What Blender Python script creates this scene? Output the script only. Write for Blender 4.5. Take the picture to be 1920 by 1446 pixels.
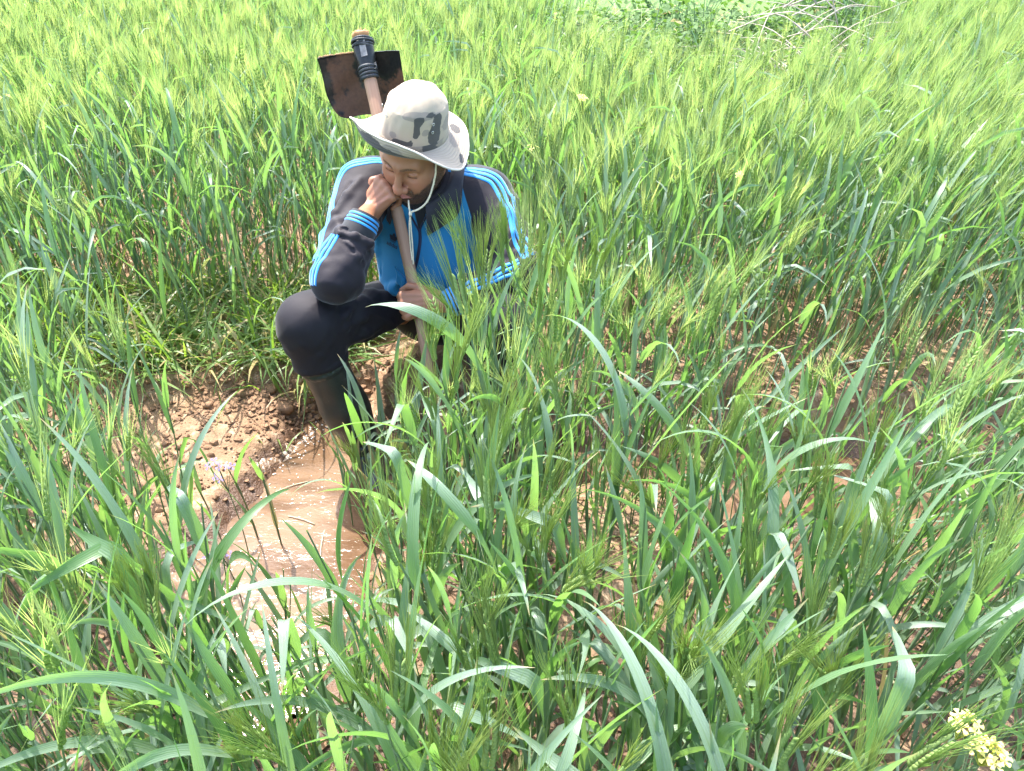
import bpy, bmesh, math, random, time
import numpy as np
from mathutils import Vector, Matrix
from mathutils.bvhtree import BVHTree

for _o in list(bpy.data.objects):
    bpy.data.objects.remove(_o, do_unlink=True)
scene = bpy.context.scene
COL = scene.collection
R = math.radians

# ---------------------------------------------------------------- camera, light, exposure
cam_data = bpy.data.cameras.new('camera')
cam_data.sensor_width = 36.0
cam_data.lens = 36.0 * 1397.0 / 1920.0
cam_data.clip_start = 0.02
cam_data.clip_end = 500.0
cam = bpy.data.objects.new('camera', cam_data)
COL.objects.link(cam)
cam.location = (0.0, 0.0, 1.5)
cam.rotation_euler = (R(90.0 - 35.0), 0.0, 0.0)
scene.camera = cam

SUN_EL, SUN_AZ = R(64.0), R(-34.0)       # azimuth measured from +Y (behind the man) towards +X
world = bpy.data.worlds.new('World')
scene.world = world
world.use_nodes = True
_nt = world.node_tree
_bg = _nt.nodes['Background']
_sky = _nt.nodes.new('ShaderNodeTexSky')
_sky.sky_type = 'NISHITA'
_sky.sun_disc = False
_sky.sun_elevation = SUN_EL
_sky.sun_rotation = SUN_AZ
_sky.air_density = 1.0
_sky.dust_density = 2.6
_sky.ozone_density = 0.9
_nt.links.new(_sky.outputs[0], _bg.inputs[0])
_bg.inputs[1].default_value = 0.15

sun_data = bpy.data.lights.new('sun', 'SUN')
sun_data.energy = 2.35
sun_data.angle = R(0.55)
sun_data.color = (1.0, 0.965, 0.905)
sun = bpy.data.objects.new('sun', sun_data)
COL.objects.link(sun)
_d = Vector((math.sin(SUN_AZ) * math.cos(SUN_EL), math.cos(SUN_AZ) * math.cos(SUN_EL), math.sin(SUN_EL)))
sun.rotation_euler = _d.to_track_quat('Z', 'Y').to_euler()
sun.location = _d * 20

scene.view_settings.view_transform = 'Standard'
scene.view_settings.look = 'None'
scene.view_settings.exposure = 2.60
scene.view_settings.gamma = 1.0
scene.view_settings.use_curve_mapping = False
try:
    scene.cycles.max_bounces = 8
    scene.cycles.diffuse_bounces = 4
    scene.cycles.transmission_bounces = 6
    scene.cycles.glossy_bounces = 3
    scene.cycles.caustics_reflective = False
    scene.cycles.caustics_refractive = False
    scene.cycles.use_denoising = True
except Exception:
    pass

# ---------------------------------------------------------------- helpers
def V3(*a):
    return np.array(a, dtype=np.float64)


def unit(v):
    v = np.asarray(v, float)
    return v / (np.linalg.norm(v) + 1e-12)


def tag(o, label=None, cat=None, group=None, kind=None):
    if label: o['label'] = label
    if cat: o['category'] = cat
    if group: o['group'] = group
    if kind: o['kind'] = kind
    return o


def mesh_from(name, verts, faces, mat=None, smooth=True, attrs=None, uv=None):
    """verts (N,3); faces: (M,3) / (M,4) array or a list of such arrays; attrs: name -> (N,) floats."""
    verts = np.ascontiguousarray(verts, dtype=np.float32)
    if not isinstance(faces, (list, tuple)):
        faces = [faces]
    faces = [np.asarray(f, dtype=np.int32) for f in faces if len(f)]
    me = bpy.data.meshes.new(name)
    me.vertices.add(len(verts))
    me.vertices.foreach_set('co', verts.ravel())
    loops = np.concatenate([f.ravel() for f in faces])
    tot = np.concatenate([np.full(len(f), f.shape[1], np.int32) for f in faces])
    start = np.concatenate([[0], np.cumsum(tot)[:-1]]).astype(np.int32)
    me.loops.add(len(loops))
    me.loops.foreach_set('vertex_index', loops)
    me.polygons.add(len(tot))
    me.polygons.foreach_set('loop_start', start)
    me.polygons.foreach_set('loop_total', tot)
    me.polygons.foreach_set('use_smooth', np.full(len(tot), smooth, dtype=bool))
    me.update(calc_edges=True)
    if attrs:
        for k, a in attrs.items():
            at = me.attributes.new(k, 'FLOAT', 'POINT')
            at.data.foreach_set('value', np.asarray(a, np.float32))
    if mat is not None:
        for m in (mat if isinstance(mat, (list, tuple)) else [mat]):
            me.materials.append(m)
    me.validate(verbose=False)
    return me


def link(name, me, parent=None, loc=(0, 0, 0)):
    o = bpy.data.objects.new(name, me)
    COL.objects.link(o)
    o.location = loc
    if parent is not None:
        o.parent = parent
    return o


class Geo:
    """Collects pieces (verts, tri/quad faces, point attributes) and joins them."""
    def __init__(self, *attr_names):
        self.v, self.t, self.q, self.n = [], [], [], 0
        self.an = attr_names
        self.a = {k: [] for k in attr_names}

    def add(self, v, f, **attrs):
        v = np.asarray(v, np.float32)
        fs = f if isinstance(f, (list, tuple)) else [f]
        for ff in fs:
            ff = np.asarray(ff, np.int64)
            if not len(ff):
                continue
            (self.t if ff.shape[1] == 3 else self.q).append(ff + self.n)
        for k in self.an:
            x = attrs.get(k, 0.0)
            self.a[k].append(np.full(len(v), x, np.float32) if np.isscalar(x) else np.asarray(x, np.float32))
        self.v.append(v)
        self.n += len(v)

    def mesh(self, name, mat=None, smooth=True):
        fs = []
        if self.t: fs.append(np.concatenate(self.t))
        if self.q: fs.append(np.concatenate(self.q))
        return mesh_from(name, np.concatenate(self.v), fs, mat, smooth, {k: np.concatenate(self.a[k]) for k in self.an})


def frames(pts):
    """Tangents and a rotation-minimising pair of normals along a polyline."""
    pts = np.asarray(pts, float)
    T = np.gradient(pts, axis=0)
    T /= np.linalg.norm(T, axis=1)[:, None] + 1e-12
    n = np.cross(T[0], (0.0, 0.0, 1.0))
    if np.linalg.norm(n) < 1e-3:
        n = np.cross(T[0], (1.0, 0.0, 0.0))
    n = unit(n)
    N = [n]
    for i in range(1, len(pts)):
        n = N[-1] - T[i] * np.dot(N[-1], T[i])
        N.append(unit(n))
    N = np.array(N)
    return T, N, np.cross(T, N)


def tube(pts, rad, sides=8, cap=True, squash=1.0):
    pts = np.asarray(pts, float)
    rad = np.broadcast_to(np.asarray(rad, float), (len(pts),))
    T, N, B = frames(pts)
    an = np.arange(sides) * 2 * np.pi / sides
    v = pts[:, None, :] + rad[:, None, None] * (np.cos(an)[None, :, None] * N[:, None, :] + squash * np.sin(an)[None, :, None] * B[:, None, :])
    n = len(pts)
    v = v.reshape(-1, 3)
    i = np.arange(n - 1)[:, None] * sides
    j = np.arange(sides)[None, :]
    j2 = (j + 1) % sides
    q = np.stack([i + j, i + j2, i + sides + j2, i + sides + j], -1).reshape(-1, 4)
    if not cap:
        return v, [q]
    v = np.concatenate([v, pts[:1], pts[-1:]])
    a, b = n * sides, n * sides + 1
    jj = np.arange(sides)
    t = np.concatenate([np.stack([np.full(sides, a), (jj + 1) % sides, jj], -1),
                        np.stack([np.full(sides, b), (n - 1) * sides + jj, (n - 1) * sides + (jj + 1) % sides], -1)])
    return v, [q, t]


def spline(pts, n):
    """Catmull-Rom through pts, n samples."""
    p = np.asarray(pts, float)
    p = np.concatenate([2 * p[:1] - p[1:2], p, 2 * p[-1:] - p[-2:-1]])
    m = len(p) - 3
    u = np.linspace(0, m - 1e-9, n)
    i = u.astype(int)
    t = (u - i)[:, None]
    a, b, c, d = p[i], p[i + 1], p[i + 2], p[i + 3]
    return 0.5 * ((2 * b) + (-a + c) * t + (2 * a - 5 * b + 4 * c - d) * t ** 2 + (-a + 3 * b - 3 * c + d) * t ** 3)


def _hash(i, j, k, seed):
    h = (i * 374761393 + j * 668265263 + k * 2147483647 + seed * 974634777) & 0xffffffff
    h = ((h ^ (h >> 13)) * 1274126177) & 0xffffffff
    return ((h ^ (h >> 16)) & 0xffff) / 65535.0


def noise3(p, seed=0):
    """Smooth value noise in [-1, 1]; p (N,3)."""
    p = np.asarray(p, float)
    i = np.floor(p).astype(np.int64)
    f = p - i
    f = f * f * (3 - 2 * f)
    out = 0.0
    for dx in (0, 1):
        wx = f[:, 0] if dx else 1 - f[:, 0]
        for dy in (0, 1):
            wy = f[:, 1] if dy else 1 - f[:, 1]
            for dz in (0, 1):
                wz = f[:, 2] if dz else 1 - f[:, 2]
                out = out + wx * wy * wz * _hash(i[:, 0] + dx, i[:, 1] + dy, i[:, 2] + dz, seed)
    return out * 2 - 1


def fbm2(x, y, octaves=4, seed=0):
    p = np.stack([np.ravel(x), np.ravel(y), np.zeros(np.size(x))], -1)
    s, a, o = 1.0, 1.0, 0.0
    for k in range(octaves):
        o = o + a * noise3(p * s + 17.3 * k, seed + k)
        s *= 2.03
        a *= 0.5
    return o.reshape(np.shape(x))


def smooth01(x, a, b):
    t = np.clip((x - a) / (b - a), 0, 1)
    return t * t * (3 - 2 * t)


# ---------------------------------------------------------------- signed-distance modelling
def sd_caps(p, a, b, ra, rb):
    a = np.asarray(a, float); b = np.asarray(b, float)
    ab = b - a
    t = np.clip(((p - a) @ ab) / (ab @ ab), 0, 1)
    return np.linalg.norm(p - a - t[:, None] * ab, axis=1) - (ra + (rb - ra) * t)


def sd_sph(p, c, r):
    return np.linalg.norm(p - np.asarray(c, float), axis=1) - r


def sd_ell(p, c, r, M=None):
    q = p - np.asarray(c, float)
    if M is not None:
        q = q @ M            # columns of M are the axes
    r = np.asarray(r, float)
    k0 = np.linalg.norm(q / r, axis=1)
    k1 = np.linalg.norm(q / (r * r), axis=1) + 1e-9
    return k0 * (k0 - 1.0) / k1


def smin(a, b, k):
    h = np.maximum(k - np.abs(a - b), 0.0) / k
    return np.minimum(a, b) - h * h * k * 0.25


def smax(a, b, k):
    return -smin(-a, -b, k)


def sdf_grid(fn, lo, hi, h, B=8, margin=0.012):
    lo = np.asarray(lo, float)
    nb = np.ceil((np.asarray(hi, float) - lo) / (B * h)).astype(int)
    gi = np.stack(np.meshgrid(*[np.arange(n) for n in nb], indexing='ij'), -1).reshape(-1, 3)
    cen = lo + (gi * B + (B - 1) / 2.0) * h
    d = fn(cen)
    vol = np.empty(tuple(nb * B), np.float32)
    v6 = vol.reshape(nb[0], B, nb[1], B, nb[2], B)
    v6[...] = np.sign(d).reshape(nb[0], 1, nb[1], 1, nb[2], 1) * 9.0
    act = gi[np.abs(d) < B * h * 0.87 + margin]
    loc = np.stack(np.meshgrid(*[np.arange(B)] * 3, indexing='ij'), -1).reshape(-1, 3)
    for c in range(0, len(act), 600):
        bl = act[c:c + 600]
        p = lo + ((bl[:, None, :] * B + loc[None]) * h).reshape(-1, 3)
        dd = fn(p).astype(np.float32).reshape(len(bl), B, B, B)
        v6[bl[:, 0], :, bl[:, 1], :, bl[:, 2], :] = dd
    return vol, lo


def surface_nets(vol, lo, h, keep=None):
    s = vol < 0
    nx, ny, nz = vol.shape
    cnt = np.zeros((nx - 1, ny - 1, nz - 1), np.uint8)
    for dx in (0, 1):
        for dy in (0, 1):
            for dz in (0, 1):
                cnt += s[dx:nx - 1 + dx, dy:ny - 1 + dy, dz:nz - 1 + dz]
    act = (cnt > 0) & (cnt < 8)
    ci = np.argwhere(act)
    idx = np.full(act.shape, -1, np.int64)
    idx[act] = np.arange(len(ci))
    acc = np.zeros((len(ci), 3)); num = np.zeros(len(ci))
    cor = [(0, 0, 0), (1, 0, 0), (0, 1, 0), (1, 1, 0), (0, 0, 1), (1, 0, 1), (0, 1, 1), (1, 1, 1)]
    cv = [vol[ci[:, 0] + a, ci[:, 1] + b, ci[:, 2] + c] for a, b, c in cor]
    for e0, e1 in ((0, 1), (2, 3), (4, 5), (6, 7), (0, 2), (1, 3), (4, 6), (5, 7), (0, 4), (1, 5), (2, 6), (3, 7)):
        a, b = cv[e0], cv[e1]
        m = (a < 0) != (b < 0)
        t = np.where(m, a / np.where(m, a - b, 1.0), 0.0)
        A, Bc = np.array(cor[e0], float), np.array(cor[e1], float)
        acc += m[:, None] * (A + t[:, None] * (Bc - A))
        num += m
    verts = lo + (ci + acc / num[:, None]) * h
    quads = []
    for ax in range(3):
        o1, o2 = [(1, 2), (2, 0), (0, 1)][ax]
        sl0 = [slice(1, None)] * 3; sl1 = [slice(1, None)] * 3
        sl0[ax] = slice(0, vol.shape[ax] - 1); sl1[ax] = slice(1, vol.shape[ax])
        a, b = s[tuple(sl0)], s[tuple(sl1)]
        e = np.argwhere(a != b)
        inside = a[e[:, 0], e[:, 1], e[:, 2]]
        base = e + 1
        base[:, ax] -= 1
        ok = (base[:, o1] < vol.shape[o1] - 1) & (base[:, o2] < vol.shape[o2] - 1)
        base, inside = base[ok], inside[ok]
        d1 = np.zeros(3, int); d1[o1] = 1
        d2 = np.zeros(3, int); d2[o2] = 1
        c = [base - d1 - d2, base - d2, base, base - d1]
        q = np.stack([idx[k[:, 0], k[:, 1], k[:, 2]] for k in c], -1)
        q[~inside] = q[~inside][:, ::-1]
        quads.append(q)
    quads = np.concatenate(quads)
    quads = quads[(quads >= 0).all(1)]
    if keep is not None:
        m = keep(verts)
        quads = quads[m[quads].any(1)]
    used = np.zeros(len(verts), bool)
    used[quads.ravel()] = True
    re = np.cumsum(used) - 1
    return verts[used], re[quads]


def sdf_mesh(fn, lo, hi, h, keep=None):
    vol, o = sdf_grid(fn, lo, hi, h)
    return surface_nets(vol, o, h, keep)


# ---------------------------------------------------------------- material helpers
class NM:
    def __init__(self, name):
        self.m = bpy.data.materials.new(name)
        self.m.use_nodes = True
        self.nt = self.m.node_tree
        self.nt.nodes.clear()
        self.out = self.n('ShaderNodeOutputMaterial')

    def n(self, typ, **kw):
        nd = self.nt.nodes.new(typ)
        for k, v in kw.items():
            setattr(nd, k, v)
        return nd

    def l(self, a, b):
        self.nt.links.new(a, b)

    def val(self, inp, v):
        if hasattr(v, 'is_output') or isinstance(v, bpy.types.NodeSocket):
            self.l(v, inp)
        else:
            if isinstance(v, (tuple, list)) and len(v) == 3 and inp.type == 'RGBA':
                v = (*v, 1.0)
            inp.default_value = v

    def attr(self, name):
        return self.n('ShaderNodeAttribute', attribute_name=name).outputs['Fac']

    def math(self, op, a, b=0.0, c=0.0, clamp=False):
        nd = self.n('ShaderNodeMath', operation=op)
        nd.use_clamp = clamp
        self.val(nd.inputs[0], a); self.val(nd.inputs[1], b); self.val(nd.inputs[2], c)
        return nd.outputs[0]

    def step(self, x, a, b):
        nd = self.n('ShaderNodeMapRange')
        nd.interpolation_type = 'SMOOTHSTEP'
        self.val(nd.inputs['Value'], x)
        nd.inputs['From Min'].default_value = a; nd.inputs['From Max'].default_value = b
        return nd.outputs[0]

    def rng(self, x, a, b, c, d):
        nd = self.n('ShaderNodeMapRange')
        self.val(nd.inputs['Value'], x)
        for k, v in zip(('From Min', 'From Max', 'To Min', 'To Max'), (a, b, c, d)):
            nd.inputs[k].default_value = v
        return nd.outputs[0]

    def mix(self, f, a, b, blend='MIX'):
        nd = self.n('ShaderNodeMix', data_type='RGBA', blend_type=blend)
        self.val(nd.inputs[0], f); self.val(nd.inputs[6], a); self.val(nd.inputs[7], b)
        return nd.outputs[2]

    def coords(self, scale=(1, 1, 1), rot=(0, 0, 0), kind='Object'):
        tc = self.n('ShaderNodeTexCoord')
        mp = self.n('ShaderNodeMapping')
        mp.inputs['Scale'].default_value = scale
        mp.inputs['Rotation'].default_value = rot
        self.l(tc.outputs[kind], mp.inputs[0])
        return mp.outputs[0]

    def noise(self, vec, scale, detail=4.0, rough=0.55, dist=0.0):
        nd = self.n('ShaderNodeTexNoise')
        if vec is not None: self.l(vec, nd.inputs['Vector'])
        nd.inputs['Scale'].default_value = scale; nd.inputs['Detail'].default_value = detail
        nd.inputs['Roughness'].default_value = rough; nd.inputs['Distortion'].default_value = dist
        return nd.outputs['Fac']

    def bump(self, hgt, strength=0.5, dist=0.002, normal=None):
        nd = self.n('ShaderNodeBump')
        nd.inputs['Strength'].default_value = strength; nd.inputs['Distance'].default_value = dist
        self.l(hgt, nd.inputs['Height'])
        if normal is not None: self.l(normal, nd.inputs['Normal'])
        return nd.outputs[0]

    def bsdf(self, base, rough=0.6, spec=0.5, normal=None, metal=0.0, **kw):
        b = self.n('ShaderNodeBsdfPrincipled')
        self.val(b.inputs['Base Color'], base)
        self.val(b.inputs['Roughness'], rough)
        self.val(b.inputs['Specular IOR Level'], spec)
        self.val(b.inputs['Metallic'], metal)
        if normal is not None: self.l(normal, b.inputs['Normal'])
        for k, v in kw.items():
            self.val(b.inputs[k.replace('_', ' ')], v)
        return b.outputs[0]

    def done(self, shader):
        self.l(shader, self.out.inputs[0])
        return self.m


def simple_mat(name, col, rough=0.6, spec=0.4, nscale=60.0, namp=0.25, bump=0.2, bdist=0.001, metal=0.0):
    m = NM(name)
    c = m.coords()
    n1 = m.noise(c, nscale, 5)
    base = m.mix(m.rng(n1, 0.3, 0.7, 0, 1), tuple(x * (1 - namp) for x in col), tuple(min(1, x * (1 + namp)) for x in col))
    return m.done(m.bsdf(base, rough, spec, m.bump(m.noise(c, nscale * 6, 3), bump, bdist), metal))
# ---------------------------------------------------------------- the ground: near bank, ditch with its pool, sandy slope, far bank
WATER_Z = -0.035


def seg_d(x, y, pts, rad):
    """Signed distance to a chain of round segments in plan (negative inside)."""
    d = np.full(np.shape(x), 9.0)
    for (ax, ay), (bx, by), ra, rb in zip(pts[:-1], pts[1:], rad[:-1], rad[1:]):
        vx, vy = bx - ax, by - ay
        t = np.clip(((x - ax) * vx + (y - ay) * vy) / (vx * vx + vy * vy), 0, 1)
        d = np.minimum(d, np.hypot(x - ax - t * vx, y - ay - t * vy) - (ra + (rb - ra) * t))
    return d


DITCH = [([(-.62, 1.92), (-.60, 1.70), (-.58, 1.48), (-.62, 1.28), (-.60, 1.10)], [.06, .13, .20, .245, .16]),
         ([(-.50, 1.52), (-.22, 1.66), (.25, 1.78), (.60, 1.72), (.85, 1.66), (1.25, 1.60), (2.2, 1.50), (4.5, 1.40)], [.20, .13, .09, .11, .16, .17, .17, .17]),
         ([(.60, 1.50), (.72, 1.42)], [.12, .10])]


def ditch_d(x, y):
    d = np.full(np.shape(x), 9.0)
    for p, r in DITCH:
        d = np.minimum(d, seg_d(x, y, p, r))
    return d + .030 * fbm2(np.asarray(x) * 5.0, np.asarray(y) * 5.0, 3, 21) + .012 * fbm2(np.asarray(x) * 19.0, np.asarray(y) * 19.0, 2, 22)


def ground_z(x, y):
    x = np.asarray(x, float); y = np.asarray(y, float)
    near = (np.abs(x) < 6) & (y < 9) & (y > -2)
    z = np.full(x.shape, .12)
    xs, ys = x[near], y[near]
    d = ditch_d(xs, ys)
    # the far terrace starts at a small scarp
    edge = np.where(xs < -.45, 2.02, np.where(xs < .2, 2.0, 1.94)) + .06 * fbm2(xs * 3.2, ys * 1.5, 3, 5)
    edge = np.where((xs > -.45) & (xs < .2), 1.98 - .13 * smooth01(xs, -.3, .2), edge)
    far = smooth01(ys - edge, -.055, .030)
    slope = np.where(xs < -.4, smooth01(ys, 1.35, 2.05) * .055, .0)
    base = .012 + slope + far * (.115 - slope)
    lump = .018 * fbm2(xs * 4.0, ys * 4.0, 3, 7) + .010 * fbm2(xs * 15, ys * 15, 3, 9) * (.5 + far)
    zz = base + lump
    bed = -.12
    zz = bed + (zz - bed) * smooth01(d, -.11, np.where(xs < -.45, .16, .055))
    z[near] = zz
    return z


def grid_axis(lo, hi, fine, flo, fhi, grow=1.10):
    a = list(np.arange(flo, fhi, fine))
    st = fine
    x = a[-1]
    while x < hi:
        st *= grow; x += st; a.append(x)
    st = fine; x = flo
    b = []
    while x > lo:
        st *= grow; x -= st; b.append(x)
    return np.array(b[::-1] + a)


def build_ground():
    gx = grid_axis(-90, 90, .018, -1.75, 1.85, 1.11)
    gy = grid_axis(-60, 160, .018, .45, 2.55, 1.11)
    X, Y = np.meshgrid(gx, gy)
    Z = ground_z(X, Y)
    fine = np.exp(-(np.maximum(np.hypot(X, Y - 1.6) - 1.9, 0) / .6) ** 2)
    Z = Z + .0045 * fbm2(X * 38, Y * 38, 3, 31) * fine
    d = ditch_d(X, Y)
    n = len(gx)
    i = np.arange(len(gy) - 1)[:, None] * n; j = np.arange(n - 1)[None]
    f = np.stack([i + j, i + j + 1, i + n + j + 1, i + n + j], -1).reshape(-1, 4)
    wet = (1 - smooth01(Z, -.02, .055)).ravel() * (np.hypot(X, Y) < 8).ravel()
    crop_a = np.maximum.reduce([smooth01(Y, 5.8, 7.2), smooth01(np.abs(X) - .74 * np.maximum(Y, 0) - .75, 0, .7), smooth01(-Y, .6, 2.0)]).ravel()
    m = NM('soil')
    c = m.coords()
    n1 = m.noise(c, 3.2, 6, .6); n2 = m.noise(c, 24, 6, .62); n3 = m.noise(c, 130, 4, .6)
    dry = m.mix(n2, (.175, .110, .066), (.30, .205, .132))
    dry = m.mix(m.step(n1, .40, .68), dry, (.250, .150, .088))
    pale = m.mix(m.step(n2, .52, .66), dry, (.41, .285, .190))
    wcol = m.mix(n2, (.075, .038, .021), (.135, .075, .043))
    w = m.step(m.math('ADD', m.attr('wet'), m.math('MULTIPLY', m.math('SUBTRACT', n1, .5), .9)), .35, .80)
    base = m.mix(w, pale, wcol)
    crop = m.mix(n2, (.055, .120, .030), (.140, .215, .070))
    dark = m.step(n3, .62, .75)
    base = m.mix(m.math('MULTIPLY', dark, .35), base, (.10, .055, .032))
    base = m.mix(m.attr('crop'), base, crop)
    h = m.math('ADD', m.math('MULTIPLY', n2, 1.4), m.math('MULTIPLY', n3, .6))
    mat = m.done(m.bsdf(base, m.rng(w, 0, 1, .95, .42), m.rng(w, 0, 1, .1, .5), m.bump(h, .9, .009)))
    o = link('ground', mesh_from('ground', np.stack([X.ravel(), Y.ravel(), Z.ravel()], -1), f, mat, True, dict(wet=wet, crop=crop_a)))
    tag(o, 'reddish sandy soil of the field with a ditch running through it', None, None, 'structure')

    # muddy water
    wx = np.arange(-1.15, 4.6, .02); wy = np.arange(.75, 2.1, .02)
    WX, WY = np.meshgrid(wx, wy)
    WZ = WATER_Z + .0016 * fbm2(WX * 9 + .3 * WY, WY * 22, 3, 41) + .0011 * fbm2(WX * 38, WY * 60, 2, 44) * smooth01(WX, -.3, .5)
    keep = ditch_d(WX, WY) < .06
    n = len(wx)
    i = np.arange(len(wy) - 1)[:, None] * n; j = np.arange(n - 1)[None]
    f = np.stack([i + j, i + j + 1, i + n + j + 1, i + n + j], -1).reshape(-1, 4)
    f = f[keep.ravel()[f].all(1)]
    used = np.unique(f); re = np.full(WX.size, -1); re[used] = np.arange(len(used))
    m = NM('muddy_water')
    c = m.coords((1, 1.8, 1))
    n1 = m.noise(c, 3.0, 4, .5, .8); n2 = m.noise(c, 26, 4, .6, 1.0); n3 = m.noise(c, 90, 3)
    base = m.mix(m.step(n1, .36, .62), (.090, .050, .027), (.175, .108, .066))
    froth = m.step(m.math('ADD', m.noise(c, 60, 6, .7), m.math('MULTIPLY', m.noise(c, 7, 3), .5)), .93, 1.02)
    base = m.mix(m.math('MULTIPLY', froth, .8), base, (.62, .52, .42))
    h = m.math('ADD', n2, m.math('MULTIPLY', n3, .25))
    mat = m.done(m.bsdf(base, .09, .55, m.bump(h, .30, .006), IOR=1.33))
    V = np.stack([WX.ravel(), WY.ravel(), WZ.ravel()], -1)[used]
    o = link('water', mesh_from('water', V, re[f], mat, True))
    tag(o, 'brown muddy water standing in the ditch and the pool by the boots', None, None, 'structure')

    # the trickle that spills over the sand into the pool, with froth along it
    path = spline(np.array([(-.600, 2.010, 0), (-.655, 1.930, 0), (-.690, 1.860, 0), (-.715, 1.800, 0), (-.755, 1.745, 0), (-.790, 1.700, 0)]), 60)
    T, N, B = frames(path)
    side = np.stack([-T[:, 1], T[:, 0], 0 * T[:, 0]], -1)
    cols = np.linspace(-1, 1, 15)
    wid = .008 + .013 * np.linspace(0, 1, 60) + .006 * noise3(path * 40, 3)
    P = path[:, None, :] + side[:, None, :] * (cols[None, :, None] * wid[:, None, None])
    z = np.maximum(ground_z(P[..., 0], P[..., 1]), WATER_Z) + .006 * (1 - cols[None] ** 2) + .003 * fbm2(P[..., 0] * 55, P[..., 1] * 55, 3, 77) - .003
    P[..., 2] = z
    i = np.arange(59)[:, None] * 15; j = np.arange(14)[None]
    f = np.stack([i + j, i + j + 1, i + 15 + j + 1, i + 15 + j], -1).reshape(-1, 4)
    m = NM('trickle_water')
    c = m.coords()
    n1 = m.noise(c, 70, 6, .7, .6)
    base = m.mix(m.step(n1, .48, .66), (.20, .125, .078), (.62, .56, .49))
    mat = m.done(m.bsdf(base, .16, .6, m.bump(m.noise(c, 120, 4), .7, .006)))
    o = link('water_trickle', mesh_from('water_trickle', P.reshape(-1, 3), f, mat, True))
    tag(o, 'white frothing trickle spilling from the bank into the muddy pool', None, None, 'structure')
    rng = np.random.default_rng(12)
    ico_v, ico_f = ico(1)
    g = Geo()
    for k in range(150):
        t = rng.random() ** .8
        p = path[int(t * 59)] + side[int(t * 59)] * rng.normal(0, .020 + .02 * t)
        if t > .75 and rng.random() < .6:
            p = p + V3(rng.normal(.05, .06), rng.normal(-.08, .09), 0)
        r = rng.uniform(.0010, .0032)
        zz = max(float(ground_z(np.array([p[0]]), np.array([p[1]]))[0]), WATER_Z)
        if ditch_d(np.array([p[0]]), np.array([p[1]]))[0] > .03: continue
        g.add(ico_v * (r, r, r * .6) + (p[0], p[1], zz + .001), ico_f)
    for k in range(70):
        a = rng.uniform(0, 6.28)
        p = V3(-.58 + rng.normal(0, .16), 1.62 + rng.normal(0, .14), 0)
        if ditch_d(np.array([p[0]]), np.array([p[1]]))[0] > -.02: continue
        r = rng.uniform(.0009, .0022)
        g.add(ico_v * (r * rng.uniform(1, 3), r, r * .5) + (p[0], p[1], WATER_Z), ico_f)
    o = link('foam', g.mesh('foam', simple_mat('foam_white', (.80, .76, .70), .3, .5, 200, .1, .1, .001)))
    tag(o, 'white froth and bubbles along the trickle', None, None, 'stuff')


def ico(sub):
    bm = bmesh.new()
    bmesh.ops.create_icosphere(bm, subdivisions=sub, radius=1.0)
    v = np.array([q.co[:] for q in bm.verts]); f = np.array([[q.index for q in ff.verts] for ff in bm.faces])
    bm.free()
    return v, f


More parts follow.
